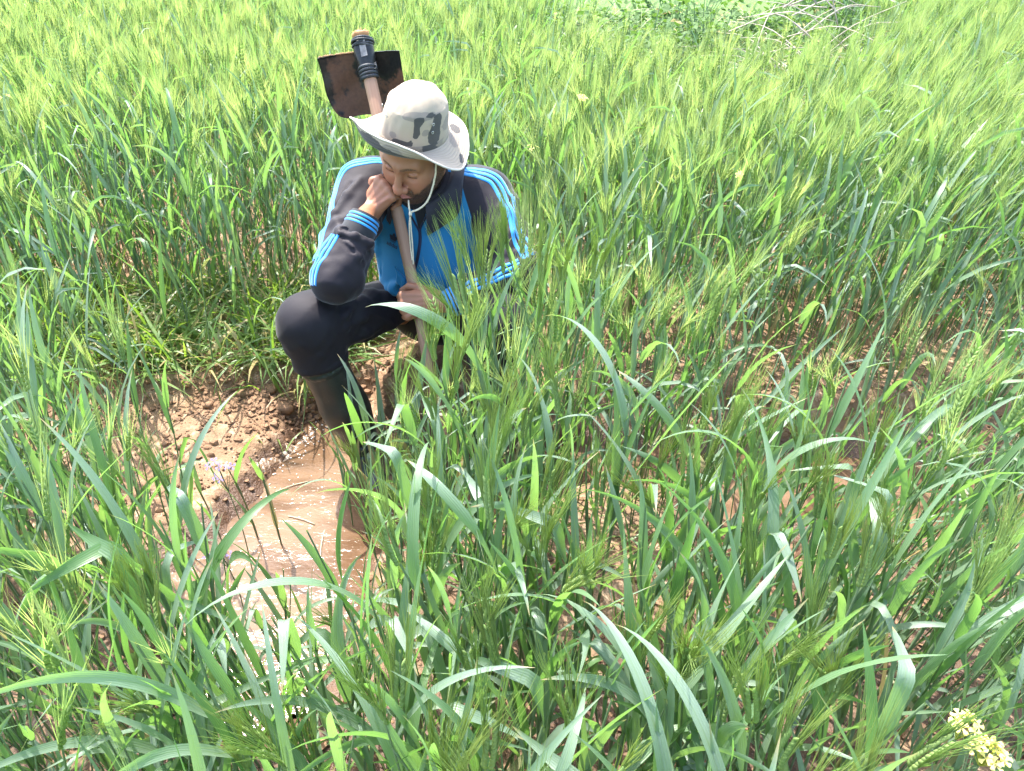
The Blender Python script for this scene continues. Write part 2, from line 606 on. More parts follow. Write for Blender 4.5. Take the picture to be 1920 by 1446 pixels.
def build_clods():
    rng = np.random.default_rng(77)
    v1, f1 = ico(1); v2, f2 = ico(2)
    m = NM('clod_soil')
    c = m.coords()
    n2 = m.noise(c, 40, 5, .6)
    base = m.mix(n2, (.170, .095, .054), (.32, .205, .130))
    mat = m.done(m.bsdf(base, .95, .1, m.bump(m.noise(c, 160, 5), .8, .004)))
    g = Geo()
    n = 0
    spots = [(-.80, 1.98, .12, .05, 700, .0065), (-.85, 1.75, .13, .10, 170, .005), (-1.0, 1.6, .18, .12, 160, .0045), (-.66, 2.05, .07, .05, 450, .008), (-1.05, 1.9, .25, .12, 700, .005), (-.9, 2.12, .3, .06, 420, .007), (-.35, 2.05, .2, .05, 300, .008), (-1.3, 2.1, .3, .15, 350, .006),
             (.45, 1.2, .35, .16, 800, .006), (.75, 1.95, .25, .06, 350, .007), (1.3, 1.95, .3, .08, 300, .007), (-.2, .9, .5, .2, 500, .005), (-.95, 1.1, .2, .2, 350, .006), (.6, .8, .6, .2, 500, .005)]
    for cx, cy, sx, sy, cnt, r0 in spots:
        xs = rng.normal(cx, sx, cnt); ys = rng.normal(cy, sy, cnt)
        d = ditch_d(xs, ys); zs = ground_z(xs, ys)
        for x, y, z, dd in zip(xs, ys, zs, d):
            if dd < .01: continue
            r = r0 * rng.lognormal(-.25, .55)
            if r > .016: continue
            w = v1 * (1 + .55 * noise3(v1 * 1.3 + rng.uniform(0, 90, 3), 2)[:, None]) * (rng.uniform(.8, 1.3), rng.uniform(.8, 1.3), rng.uniform(.5, .9)) * r
            g.add(w + (x, y, z + r * .25), f1)
    o = link('soil_crumbs', g.mesh('soil_crumbs', mat, False))
    tag(o, 'loose crumbs of reddish soil on the banks', None, None, 'stuff')
    # clods big enough to pick up
    big = [(-.752, 1.965, .026, 'pale rounded clod of earth beside the froth of the trickle'),
           (-.800, 2.020, .020, 'flat clod of earth just behind the pale rounded one, left of the boot'),
           (-.715, 2.045, .021, 'dark crumbly clod at the head of the trickle, nearest the boot'),
           (-.885, 1.985, .017, 'small clod on the sandy slope left of the pale rounded clod'),
           (-.660, 2.085, .020, 'clod of earth behind the boot under the trouser hem'),
           (-.980, 1.930, .015, 'small clod alone in the middle of the sandy slope')]
    for x, y, r, lab in big:
        w = v2 * (1 + .30 * noise3(v2 * 1.4 + rng.uniform(0, 90, 3), 3)[:, None] + .10 * noise3(v2 * 4 + rng.uniform(0, 9, 3), 4)[:, None]) * (rng.uniform(.95, 1.25), rng.uniform(.85, 1.1), rng.uniform(.65, .85)) * r
        z = float(ground_z(np.array([x]), np.array([y]))[0])
        o = link('soil_clod', mesh_from('soil_clod', w, f2, mat, True), None, (x, y, z + r * .40))
        tag(o, lab, 'clod', 'clods of earth beside the trickle')
# ================================================================ THE MAN
BASE = V3(-0.27, 1.95, 0.0)
RH = np.array([[0.907, -0.040, -0.419], [-0.388, -0.463, -0.797], [-0.162, 0.885, -0.436]])   # head axes: left, up, face
TH = V3(-0.2577, 1.986, 0.869)


def hw(x, y, z):                      # head-local -> world
    return TH + RH @ V3(x, y, z)


HND = V3(-0.271, 1.860, 0.487)        # hoe handle where the lower hand holds it
HTOP = V3(-0.350, 2.062, 0.830)       # hoe handle beside the temple
HAX = unit(HTOP - HND)


def handle_at_z(z):
    return HND + HAX * ((z - HND[2]) / HAX[2])


# joints
NB = V3(-0.250, 2.085, 0.765)
CH = V3(-0.240, 2.060, 0.635)
BE = V3(-0.235, 2.055, 0.480)
PE = V3(-0.235, 2.150, 0.310)
RS, RE, RW = V3(-0.424, 2.060, 0.748), V3(-0.462, 1.762, 0.606), V3(-0.386, 1.878, 0.738)
LS, LE, LW = V3(-0.072, 2.060, 0.722), V3(0.018, 1.890, 0.560), V3(-0.190, 1.825, 0.492)
RHP, RK, RA = V3(-0.335, 2.110, 0.325), V3(-0.556, 1.765, 0.474), V3(-0.450, 1.785, -0.012)
LHP, LK, LA = V3(-0.135, 2.110, 0.325), V3(-0.035, 1.800, 0.455), V3(-0.080, 1.860, -0.015)
RHEM = V3(-0.540, 1.758, 0.374)
LHEM = V3(-0.053, 1.822, 0.330)


def face_sdf(p):
    q = (p - TH) @ RH
    ax = np.abs(q[:, 0])
    m = q.copy(); m[:, 0] = ax        # mirrored
    d = sd_ell(q, (0, .035, -.012), (.0765, .088, .098))
    d = smin(d, sd_ell(q, (0, -.035, .022), (.063, .080, .066)), .03)
    d = smin(d, sd_caps(m, (.058, -.045, -.005), (.022, -.098, .060), .020, .019), .03)
    d = smin(d, sd_sph(q, (0, -.101, .066), .0205), .02)
    d = smin(d, sd_sph(m, (.043, -.020, .058), .0255), .025)
    d = smin(d, sd_sph(m, (.034, -.052, .058), .024), .03)
    d = smin(d, sd_caps(m, (.006, .0265, .0850), (.044, .027, .0660), .0115, .0125), .016)
    # eye sockets, lids
    d = smax(d, -sd_ell(m, (.0315, .004, .0935), (.0195, .0135, .0160)), .012)
    d = smin(d, sd_ell(m, (.0320, .0035, .0700), (.0168, .0128, .0136)), .004)
    d = smax(d, -sd_caps(m, (.0205, .0125, .0850), (.0450, .0130, .0750), .0016, .0016), .004)
    d = smin(d, sd_caps(m, (.0190, -.0045, .0800), (.0450, -.0025, .0745), .0024, .0022), .003)
    d = smax(d, -sd_caps(m, (.0200, -.0016, .0850), (.0440, -.0004, .0790), .0012, .0012), .002)
    # nose
    d = smin(d, sd_caps(q, (0, .018, .0850), (0, -.028, .1080), .0085, .0105), .012)
    d = smin(d, sd_ell(q, (0, -.0370, .1085), (.0136, .0122, .0126)), .008)
    d = smin(d, sd_ell(m, (.0148, -.0405, .0965), (.0088, .0100, .0120)), .006)
    d = smax(d, -sd_ell(m, (.0070, -.0490, .1020), (.0042, .0040, .0060)), .003)
    d = smax(d, -sd_caps(m, (.0210, -.0400, .0930), (.0300, -.0620, .0800), .0014, .0014), .007)
    # mouth
    d = smin(d, sd_ell(q, (0, -.0690, .0780), (.0290, .0190, .0180)), .014)
    d = smin(d, sd_caps(m, (0, -.0650, .0955), (.0210, -.0690, .0835), .0046, .0024), .004)
    d = smin(d, sd_caps(m, (0, -.0755, .0950), (.0195, -.0715, .0840), .0056, .0028), .004)
    d = smax(d, -sd_caps(m, (0, -.0700, .1010), (.0225, -.0698, .0870), .0013, .0013), .0025)
    d = smax(d, -sd_caps(m, (0, -.0865, .0955), (.0120, -.0855, .0905), .0040, .0030), .010)
    # ears
    E = np.array([[.94, 0, .34], [0, 1, 0], [-.34, 0, .94]])
    e = sd_ell(m, (.0800, .002, -.010), (.0080, .0310, .0180), E)
    e = smax(e, -sd_ell(m, (.0880, .006, -.004), (.0065, .0210, .0105), E), .004)
    e = smin(e, sd_sph(m, (.0770, -.028, -.003), .0085), .008)
    d = smin(d, e, .006)
    return d


def fist_sdf(p, c, a, pal, wdir, wrist, wr=0.027, hr=0.0185, up=1.0):
    """A hand closed round a rod: a along the rod to the thumb side, pal from rod to the back of the hand, wdir wrist -> knuckles."""
    P = lambda x, y, z: c + wdir * x + pal * y + a * (z * up)
    d = None
    kn = [(.030, hr + .010, -.029), (.035, hr + .013, -.010), (.036, hr + .014, .010), (.033, hr + .013, .030)]
    sc = [.88, .97, 1.0, .96]
    pal_d = None
    for i, k in enumerate(kn):
        K = P(*k)
        s = sc[i]
        t = sd_caps(p, P(-.046, hr + .012, k[2] * .62), K, .0165, .0122 * s)
        pal_d = t if pal_d is None else smin(pal_d, t, .014)
        pal_d = smin(pal_d, sd_sph(p, K + pal * .001, .0124 * s), .008)
        p1 = P(hr + .0235 * s, -.006, k[2] * .98 + .001)
        p2 = P(.010, -(hr + .0095), k[2] * .95 + .001)
        p3 = P(-.012, -(hr + .0030), k[2] * .93 + .001)
        f = sd_caps(p, K, p1, .0112 * s, .0098 * s)
        f = smin(f, sd_caps(p, p1, p2, .0099 * s, .0088 * s), .004)
        f = smin(f, sd_caps(p, p2, p3, .0088 * s, .0078 * s), .004)
        d = f if d is None else smin(d, f, .0022)
    d = smin(d, pal_d, .007)
    # thumb, leaves the side of the palm near its base and closes over the first finger
    t0, t1, t2, t3 = P(-.044, hr + .004, .020), P(-.016, hr + .002, .045), P(.010, hr - .002, .053), P(.032, hr - .012, .046)
    th = smin(sd_caps(p, t0, t1, .0165, .0118), sd_caps(p, t1, t2, .0116, .0102), .006)
    th = smin(th, sd_caps(p, t2, t3, .0102, .0082), .004)
    d = smin(d, th, .006)
    # knuckle tendons and wrist
    for k in kn:
        d = smin(d, sd_caps(p, P(-.030, hr + .0275, k[2] * .6), P(.024, hr + .0215, k[2] * .98), .0022, .0032), .006)
    d = smin(d, sd_caps(p, P(-.048, hr + .010, 0), wrist, .0265, wr), .022)
    return d


def perp(v, a):
    return unit(v - a * np.dot(v, a))


FR = V3(-0.349, 1.978, 0.746)              # upper fist (his right)
FR_pal = perp(V3(-0.42, -0.80, 0.42), HAX)
FR_w = unit(np.cross(FR_pal, HAX)); FR_w = FR_w if FR_w[0] > 0 else -FR_w
_t = R(30); FR_a = HAX * math.cos(_t) - FR_w * math.sin(_t); FR_w = FR_w * math.cos(_t) + HAX * math.sin(_t)
FL = handle_at_z(0.480)                                  # lower fist (his left)
FL_pal = perp(V3(0.10, -0.85, 0.50), HAX)
FL_w = unit(np.cross(FL_pal, HAX)); FL_w = FL_w if FL_w[0] < 0 else -FL_w
RWR = RW + unit(RE - RW) * 0.02
LWR = LW + unit(LE - LW) * 0.02


def hands_r(p):
    d = fist_sdf(p, FR, FR_a, FR_pal, FR_w, RWR)
    return smin(d, sd_caps(p, RWR, RW + (RE - RW) * 0.6, .027, .034), .01)


def hands_l(p):
    d = fist_sdf(p, FL, HAX, FL_pal, FL_w, LWR)
    return smin(d, sd_caps(p, LWR, LW + (LE - LW) * 0.6, .027, .034), .01)


def neck_sdf(p):
    d = sd_caps(p, hw(0, -.055, -.030), NB, .056, .062)
    return smin(d, sd_caps(p, hw(0, -.075, .030), NB + V3(-.01, -.045, -.02), .030, .040), .03)


def body_core(p):
    d = neck_sdf(p)
    d = smin(d, sd_ell(p, CH + V3(0, .03, 0), (.140, .070, .140)), .05)
    d = smin(d, sd_ell(p, BE + V3(0, .03, 0), (.125, .075, .130)), .06)
    d = smin(d, sd_ell(p, PE + V3(0, .02, .03), (.100, .060, .060)), .05)
    for S, E_, W in ((RS, RE, RW), (LS, LE, LW)):
        d = smin(d, sd_caps(p, S, E_, .052, .040), .04)
        d = smin(d, sd_caps(p, E_, W, .040, .027), .015)
    for H, K, A in ((RHP, RK, RA), (LHP, LK, LA)):
        d = smin(d, sd_caps(p, H, K, .048, .042), .04)
        d = smin(d, sd_caps(p, K, A, .044, .028), .02)
        d = smin(d, sd_caps(p, A + V3(0, 0, -.045), A + V3(.03, -.09, -.065), .022, .018), .02)
    return d


def head_all(p):
    return smin(face_sdf(p), neck_sdf(p), .018)


def build_body():
    vs, fs, n = [], [], 0
    hl, hh = TH - V3(.15, .15, .175), TH + V3(.15, .17, .15)
    v, f = sdf_mesh(head_all, hl, hh, .0018, keep=lambda x: (x > hl + .006).all(1) & (x < hh - .006).all(1))
    vs.append(v); fs.append(f + n); n += len(v); nh = len(v)
    boxes = [(hl, hh)]
    for fn, c, w in ((hands_r, FR, RW), (hands_l, FL, LW)):
        lo = np.minimum(c - .085, w - .05); hi = np.maximum(c + .085, w + .05)
        v, f = sdf_mesh(fn, lo, hi, .0017, keep=lambda x: (x > lo + .004).all(1) & (x < hi - .004).all(1))
        vs.append(v); fs.append(f + n); n += len(v)
        boxes.append((lo, hi))
    inb = lambda x: np.any([((x > a + .012).all(1) & (x < b - .012).all(1)) for a, b in boxes], axis=0)
    v, f = sdf_mesh(body_core, (-.70, 1.55, -.10), (.15, 2.32, .95), .008, keep=lambda x: ~inb(x))
    vs.append(v); fs.append(f + n)
    V = np.concatenate(vs); F = np.concatenate(fs)
    q = (V - TH) @ RH
    ishead = np.zeros(len(V), bool); ishead[:nh] = True
    x, y, z = np.abs(q[:, 0]), q[:, 1], q[:, 2]
    nz = noise3(q * 260, 3) * .5 + noise3(q * 120, 4) * .5
    yb = -.062 + 0.85 * np.maximum(x - .028, 0) + .005 * nz
    beard = smooth01(yb - y, -.003, .007) * smooth01(z, -.012, .010) * smooth01(y, -.150, -.120)
    side = smooth01(x, .062, .067) * smooth01(z, -.004, .006) * (1 - smooth01(z, .022, .030)) * smooth01(y, -.05, -.03)
    mous = smooth01(.035 - x, 0, .005) * smooth01(y, -.0665, -.0630) * smooth01(-.0465 - y, 0, .003) * smooth01(z, .07, .08)
    lipd = np.sqrt((x / .0235) ** 2 + ((y + .0705) / (.0100 - .006 * (x / .0235) ** 2 + 1e-4)) ** 2)
    lips = (1 - smooth01(lipd, .85, 1.1)) * smooth01(z, .07, .08)
    clear = smooth01(lipd, .95, 1.2)
    beard = np.maximum.reduce([beard * clear, .9 * side, mous * clear]) * ishead
    by = .0265 + .0045 * (1 - ((x - .030) / .022) ** 2)
    brow = (1 - smooth01(np.abs(y - by) / (.0042 - .0020 * smooth01(x, .03, .052)), .5, 1.1)) * smooth01(x, .008, .013) * (1 - smooth01(x, .046, .054)) * smooth01(z, .04, .05) * ishead
    ly = -.0022 + .0012 * ((x - .019) / .026)
    lash = (1 - smooth01(np.abs(y - ly) / .0022, .4, 1.1)) * smooth01(x, .0185, .021) * (1 - smooth01(x, .0455, .048)) * smooth01(z, .05, .06) * ishead
    crease = np.zeros(len(V))
    hair = smooth01(y, -.005, .01) * (1 - smooth01(z, -.01, .02)) * ishead * (1 - smooth01(x, .079, .083))
    lips = lips * ishead
    red = (np.exp(-((q[:, 1] + .036) ** 2 + x ** 2) / .018 ** 2) + .7 * np.exp(-((x - .045) ** 2 + (y + .02) ** 2) / .022 ** 2)) * smooth01(z, .04, .06) * ishead
    m = NM('skin')
    c = m.coords()
    n1 = m.noise(c, 45, 4); n2 = m.noise(c, 260, 3)
    base = m.mix(n1, (.345, .158, .088), (.275, .118, .063))
    base = m.mix(m.math('MULTIPLY', m.attr('red'), .55), base, (.45, .17, .11))
    base = m.mix(m.attr('lips'), base, (.40, .155, .135))
    hn = m.step(m.noise(c, 420, 2), .36, .60)
    base = m.mix(m.math('MULTIPLY', m.attr('beard'), m.math('ADD', .54, m.math('MULTIPLY', hn, .42))), base, (.040, .028, .022))
    base = m.mix(m.math('MULTIPLY', m.attr('brow'), m.math('ADD', .35, m.math('MULTIPLY', hn, .5))), base, (.022, .015, .012))
    base = m.mix(m.math('MULTIPLY', m.attr('lash'), .9), base, (.015, .010, .009))
    base = m.mix(m.math('MULTIPLY', m.attr('hair'), .95), base, (.012, .010, .010))
    hgt = m.math('ADD', m.math('MULTIPLY', n2, .5), m.noise(c, 900, 2))
    mat = m.done(m.bsdf(base, .48, .4, m.bump(hgt, .22, .0006), Subsurface_Weight=.10, Subsurface_Scale=.01, Subsurface_Radius=(1.0, .35, .2)))
    me = mesh_from('person', V - BASE, F, mat, True, dict(beard=beard, lips=lips, brow=brow, lash=lash, hair=hair, red=red))
    o = link('person', me, None, BASE)
    tag(o, 'man in a blue and black tracksuit crouching in the wheat, chin resting on his fist', 'person')
    # short beard hairs
    rng = np.random.default_rng(5)
    fc = V[F].mean(1)
    fb = beard[F].mean(1)
    nrm = np.cross(V[F[:, 2]] - V[F[:, 0]], V[F[:, 3]] - V[F[:, 1]])
    nrm /= np.linalg.norm(nrm, axis=1)[:, None] + 1e-9
    cand = np.where(fb > .35)[0]
    pick = rng.choice(cand, min(len(cand), 5200), p=fb[cand] / fb[cand].sum())
    down = RH @ V3(0, -1, .25)
    L = rng.uniform(.0025, .0052, len(pick))[:, None]
    root = fc[pick] + rng.normal(0, .0007, (len(pick), 3)) - nrm[pick] * .0004
    dr = nrm[pick] * .75 + down * .6 + rng.normal(0, .28, (len(pick), 3))
    dr /= np.linalg.norm(dr, axis=1)[:, None]
    sd = np.cross(dr, rng.normal(0, 1, (len(pick), 3)))
    sd /= np.linalg.norm(sd, axis=1)[:, None] + 1e-9
    w = .00022
    hv = np.stack([root - sd * w, root + sd * w, root + dr * L], 1).reshape(-1, 3)
    ht = np.arange(len(hv)).reshape(-1, 3)
    hm = NM('beard_hair')
    hm.done(hm.bsdf(hm.mix(hm.noise(hm.coords(), 300, 1), (.02, .013, .010), (.075, .052, .038)), .5, .3))
    link('beard', mesh_from('beard', hv - BASE, ht, hm.m, False), o)
    return o


# ---- clothes
def fold(p, axis, origin, freq, seed, warp=2.0):
    """Ridges across an axis, wandering with noise."""
    t = (p - origin) @ axis
    n = noise3(p * 9.0, seed) * warp * 1.5 + noise3(p * 22.0, seed + 1) * 1.1
    w = smooth01(noise3(p * 11.0, seed + 2), -.25, .75)
    return (1.0 - 2.0 * np.abs(np.sin(.5 * (t * freq + n))) ** .8) * (.10 + 1.35 * w)


def drape(p, d, A, B, ra, rb, seed, n, rmin=.006, rmax=.011, span=(.25, .6), turn=(50, 130), k=.016, t_lim=(0.0, 1.0), crease=.5):
    """Folds of loose cloth running obliquely round a limb: soft ridges with a crease beside each."""
    near = np.abs(d) < .032
    if not near.any():
        return d
    q = p[near]; e = d[near].copy()
    ax = unit(B - A)
    N = unit(np.cross(ax, (.31, .87, .38))); M = np.cross(ax, N)
    rng = np.random.default_rng(seed)
    at = lambda t, a, s: A + (B - A) * t + (N * math.cos(a) + M * math.sin(a)) * (ra + (rb - ra) * t) * s
    for i in range(n):
        t0 = rng.uniform(t_lim[0], t_lim[1] - span[0] * .5); t1 = min(t_lim[1], t0 + rng.uniform(*span))
        a0 = rng.uniform(0, 2 * math.pi); a1 = a0 + R(rng.uniform(*turn)) * rng.choice((-1, 1))
        r = rng.uniform(rmin, rmax)
        P = [at(t0 + (t1 - t0) * u, a0 + (a1 - a0) * u, .965) for u in (0, .33, .67, 1)]
        rr = (r * .3, r, r * .9, r * .25)
        for j in range(3):
            e = smin(e, sd_caps(q, P[j], P[j + 1], rr[j], rr[j + 1]), k)
        if rng.random() < crease:
            da = R(rng.uniform(9, 15)) * rng.choice((-1, 1))
            P = [at(t0 + (t1 - t0) * u, a0 + da + (a1 - a0) * u, 1.02) for u in (.1, .5, .9)]
            for j in range(2):
                e = smax(e, -sd_caps(q, P[j], P[j + 1], .0035, .0035), .010)
    d = d.copy(); d[near] = e
    return d


def sleeve(p, S, E_, W, seed):
    w1, w2 = unit(E_ - S), unit(W - E_)
    up = sd_caps(p, S, E_, .076, .060)
    up = drape(p, up, S, E_, .076, .060, seed, 12)
    up = drape(p, up, S, E_, .076, .060, seed + 1, 8, .005, .009, (.05, .16), (70, 150), .014, (.72, 1.05))
    fa = smax(sd_caps(p, E_, W, .063, .050), -((p - W) @ unit(E_ - W) + .002), .006)
    fa = drape(p, fa, E_, W, .063, .050, seed + 2, 8, .005, .009, (.2, .5), (50, 120), .014)
    fa = drape(p, fa, E_, W, .063, .051, seed + 3, 6, .004, .007, (.04, .12), (80, 170), .012, (.72, 1.0))
    d = smin(up, fa, .022)
    el = np.exp(-(np.linalg.norm(p - E_, axis=1) / .075) ** 2)
    d = d - el * (.0060 * noise3(p * 30, seed + 12) + .0035 * fold(p, unit(w1 - w2 * .3), E_, 150, seed + 14, 2.5))
    return d - .0022 * noise3(p * (20, 20, 14), seed + 9) - .0010 * noise3(p * 55, seed + 10)


def torso_sdf(p):
    d = sd_ell(p, CH + V3(0, 0.016, -.01), (.178, .088, .165))
    d = smin(d, sd_ell(p, BE + V3(0, 0, .0), (.168, .118, .150)), .06)
    d = smin(d, sd_caps(p, RS + V3(.05, .01, .0), LS + V3(-.05, .01, .0), .078, .078), .06)
    d = smin(d, sd_ell(p, PE + V3(0, .0, .06), (.165, .125, .09)), .05)
    d = smax(d, -sd_caps(p, NB + V3(0, -.02, .0), hw(0, -.08, .0), .058, .066), .012)
    g = unit(V3(.55, -.1, -.8))
    d = drape(p, d, NB + V3(0, -.02, -.06), BE + V3(0, 0, -.06), .165, .150, 33, 16, .007, .012, (.3, .7), (12, 50), .022)
    d = drape(p, d, CH, BE + V3(0, 0, -.09), .165, .150, 36, 12, .006, .010, (.06, .2), (30, 70), .018, (.55, 1.1))
    d = d - .0045 * noise3(p * (10, 10, 5), 37)
    return d


def jacket_sdf(p):
    d = torso_sdf(p)
    d = smin(d, sleeve(p, RS, RE, RW + unit(RE - RW) * .064, 41), .035)
    d = smin(d, sleeve(p, LS, LE, LW + unit(LE - LW) * .054, 61), .035)
    hem = p[:, 2] - (.385 + .03 * np.sin(p[:, 0] * 9))
    return smax(d, -hem, .012)


def leg_sdf(p, H, K, HEM, seed):
    d = sd_caps(p, H, K, .108, .073)
    d = smin(d, sd_caps(p, K, HEM, .072, .070), .06)
    ax = unit(HEM - K)
    hb = np.linalg.norm(p - HEM, axis=1)
    d = smin(d, sd_caps(p, HEM - ax * .020, HEM + ax * .022, .0745, .0760), .010)
    d = drape(p, d, H, K, .106, .074, seed + 20, 15, .007, .013, (.3, .6), (30, 90), .018, (0, 1), 0)
    d = drape(p, d, H, K, .104, .074, seed + 24, 9, .005, .009, (.05, .18), (60, 150), .014, (.72, 1.08), 0)
    d = drape(p, d, K, HEM, .074, .070, seed + 21, 10, .005, .009, (.3, .7), (50, 120), .016, (.1, 1.0), 0)
    kn = np.exp(-(np.linalg.norm(p - (K * .75 + H * .1 + HEM * .15), axis=1) / .12) ** 2)
    g = unit(unit(K - H) * .6 - ax * .8)
    d = d - .0035 * kn * fold(p, g, K, 110, seed, 2.4) - .0050 * kn * noise3(p * 21, seed + 15)
    d = d - .0030 * np.exp(-(hb / .09) ** 2) * fold(p, ax, HEM, 125, seed + 3, 1.6)
    d = d - .0035 * noise3(p * (9, 14, 14), seed + 7)
    # cut below the hem, leave it open
    d = smax(d, (p - HEM) @ ax - .026, .004)
    return d


def trousers_sdf(p):
    d = leg_sdf(p, RHP, RK, RHEM, 71)
    d = smin(d, leg_sdf(p, LHP, LK, LHEM, 83), .02)
    d = smin(d, sd_ell(p, PE + V3(0, .01, -.01), (.170, .130, .120)), .05)
    return d


def boot_sdf(p, HEM, A, tdir):
    top = HEM + unit(HEM - A) * .02
    d = smin(sd_caps(p, top, top * .45 + A * .55, .066, .065), sd_caps(p, top * .5 + A * .5, A, .066, .050), .03)
    heel = A + V3(0, 0, -.060) - tdir * .035
    toe = A + V3(0, 0, -.075) + tdir * .150
    d = smin(d, sd_caps(p, heel, toe, .045, .040), .03)
    d = smin(d, sd_caps(p, A + tdir * .02 + V3(0, 0, -.02), toe, .048, .036), .03)
    ax = unit(A - HEM)
    d = drape(p, d, HEM, A, .066, .050, 95, 9, .003, .006, (.04, .14), (60, 150), .010, (.55, 1.0))
    d = drape(p, d, HEM, A, .066, .060, 97, 5, .003, .006, (.3, .6), (20, 60), .014, (.05, .7))
    topr = np.abs((p - HEM) @ ax - .036) - .006
    d = np.where(topr < 0, d - .0030, d)
    sole = np.abs(p[:, 2] - (A[2] - .103)) - .008
    d = np.where(sole < 0, d - .004, d)
    return smax(d, (A[2] - .115) - p[:, 2], .006)


def bvh_of(v, f):
    return BVHTree.FromPolygons([Vector(x) for x in v], [tuple(int(i) for i in q) for q in f])


CAM = Vector((0, 0, 1.5))
SN, CS = math.sin(R(35)), math.cos(R(35))


def ray(u, v):
    a, b = (u - 960) / 1397.0, (723 - v) / 1397.0
    return Vector((a, CS + SN * b, -SN + CS * b)).normalized()


def hit(bvh, u, v, depth=2.05):
    """The spot on a garment that was measured at (u, v) in the photograph."""
    loc, nor, _, _ = bvh.ray_cast(CAM, ray(u, v))
    if loc is None:
        loc, nor, _, _ = bvh.find_nearest(CAM + ray(u, v) * depth)
    if nor.dot(ray(u, v)) > 0: nor = -nor
    return np.array(loc), np.array(nor)


def ribbon(bvh, pts, width, off=.0016, n=40, cols=3):
    """A tape sewn along pts on a garment: follows its surface, with its own thickness."""
    c = spline(pts, n)
    P, Nn = [], []
    for x in c:
        l, nn, _, _ = bvh.find_nearest(Vector(x))
        P.append(l); Nn.append(nn)
    P = np.array(P); Nn = np.array(Nn)
    k = np.ones(5) / 5
    for j in range(3):
        Nn[2:-2, j] = np.convolve(Nn[:, j], k, 'valid')
        P[2:-2, j] = np.convolve(P[:, j], k, 'valid')
    T = np.gradient(P, axis=0)
    L = np.cross(T, Nn)
    L /= np.linalg.norm(L, axis=1)[:, None] + 1e-9
    width = np.broadcast_to(np.asarray(width, float), (n,))
    top, bot = [], []
    for s in np.linspace(-.5, .5, cols):
        row = P + L * (width * s)[:, None]
        q, qb = [], []
        for x in row:
            l, nn, _, _ = bvh.find_nearest(Vector(x))
            q.append(np.array(l) + np.array(nn) * off); qb.append(np.array(l) - np.array(nn) * .001)
        top.append(q); bot.append(qb)
    g = np.array([bot[0]] + top + [bot[-1]])            # (cols+2, n, 3)
    m = g.shape[0]
    i = np.arange(m - 1)[:, None] * n
    j = np.arange(n - 1)[None, :]
    f = np.stack([i + j, i + n + j, i + n + j + 1, i + j + 1], -1).reshape(-1, 4)
    return g.reshape(-1, 3), f


def cloth_mat(name, col, rough=.62, weave=900, sheen=.25, spec=.3):
    m = NM(name)
    c = m.coords()
    n1 = m.noise(c, 14, 4)
    base = m.mix(n1, tuple(x * .82 for x in col), tuple(min(1, x * 1.2) for x in col))
    h = m.math('ADD', m.noise(c, weave, 2), m.math('MULTIPLY', m.noise(c, 40, 3), 1.2))
    return m.done(m.bsdf(base, rough, spec, m.bump(h, .25, .0009), Sheen_Weight=sheen, Sheen_Roughness=.5))


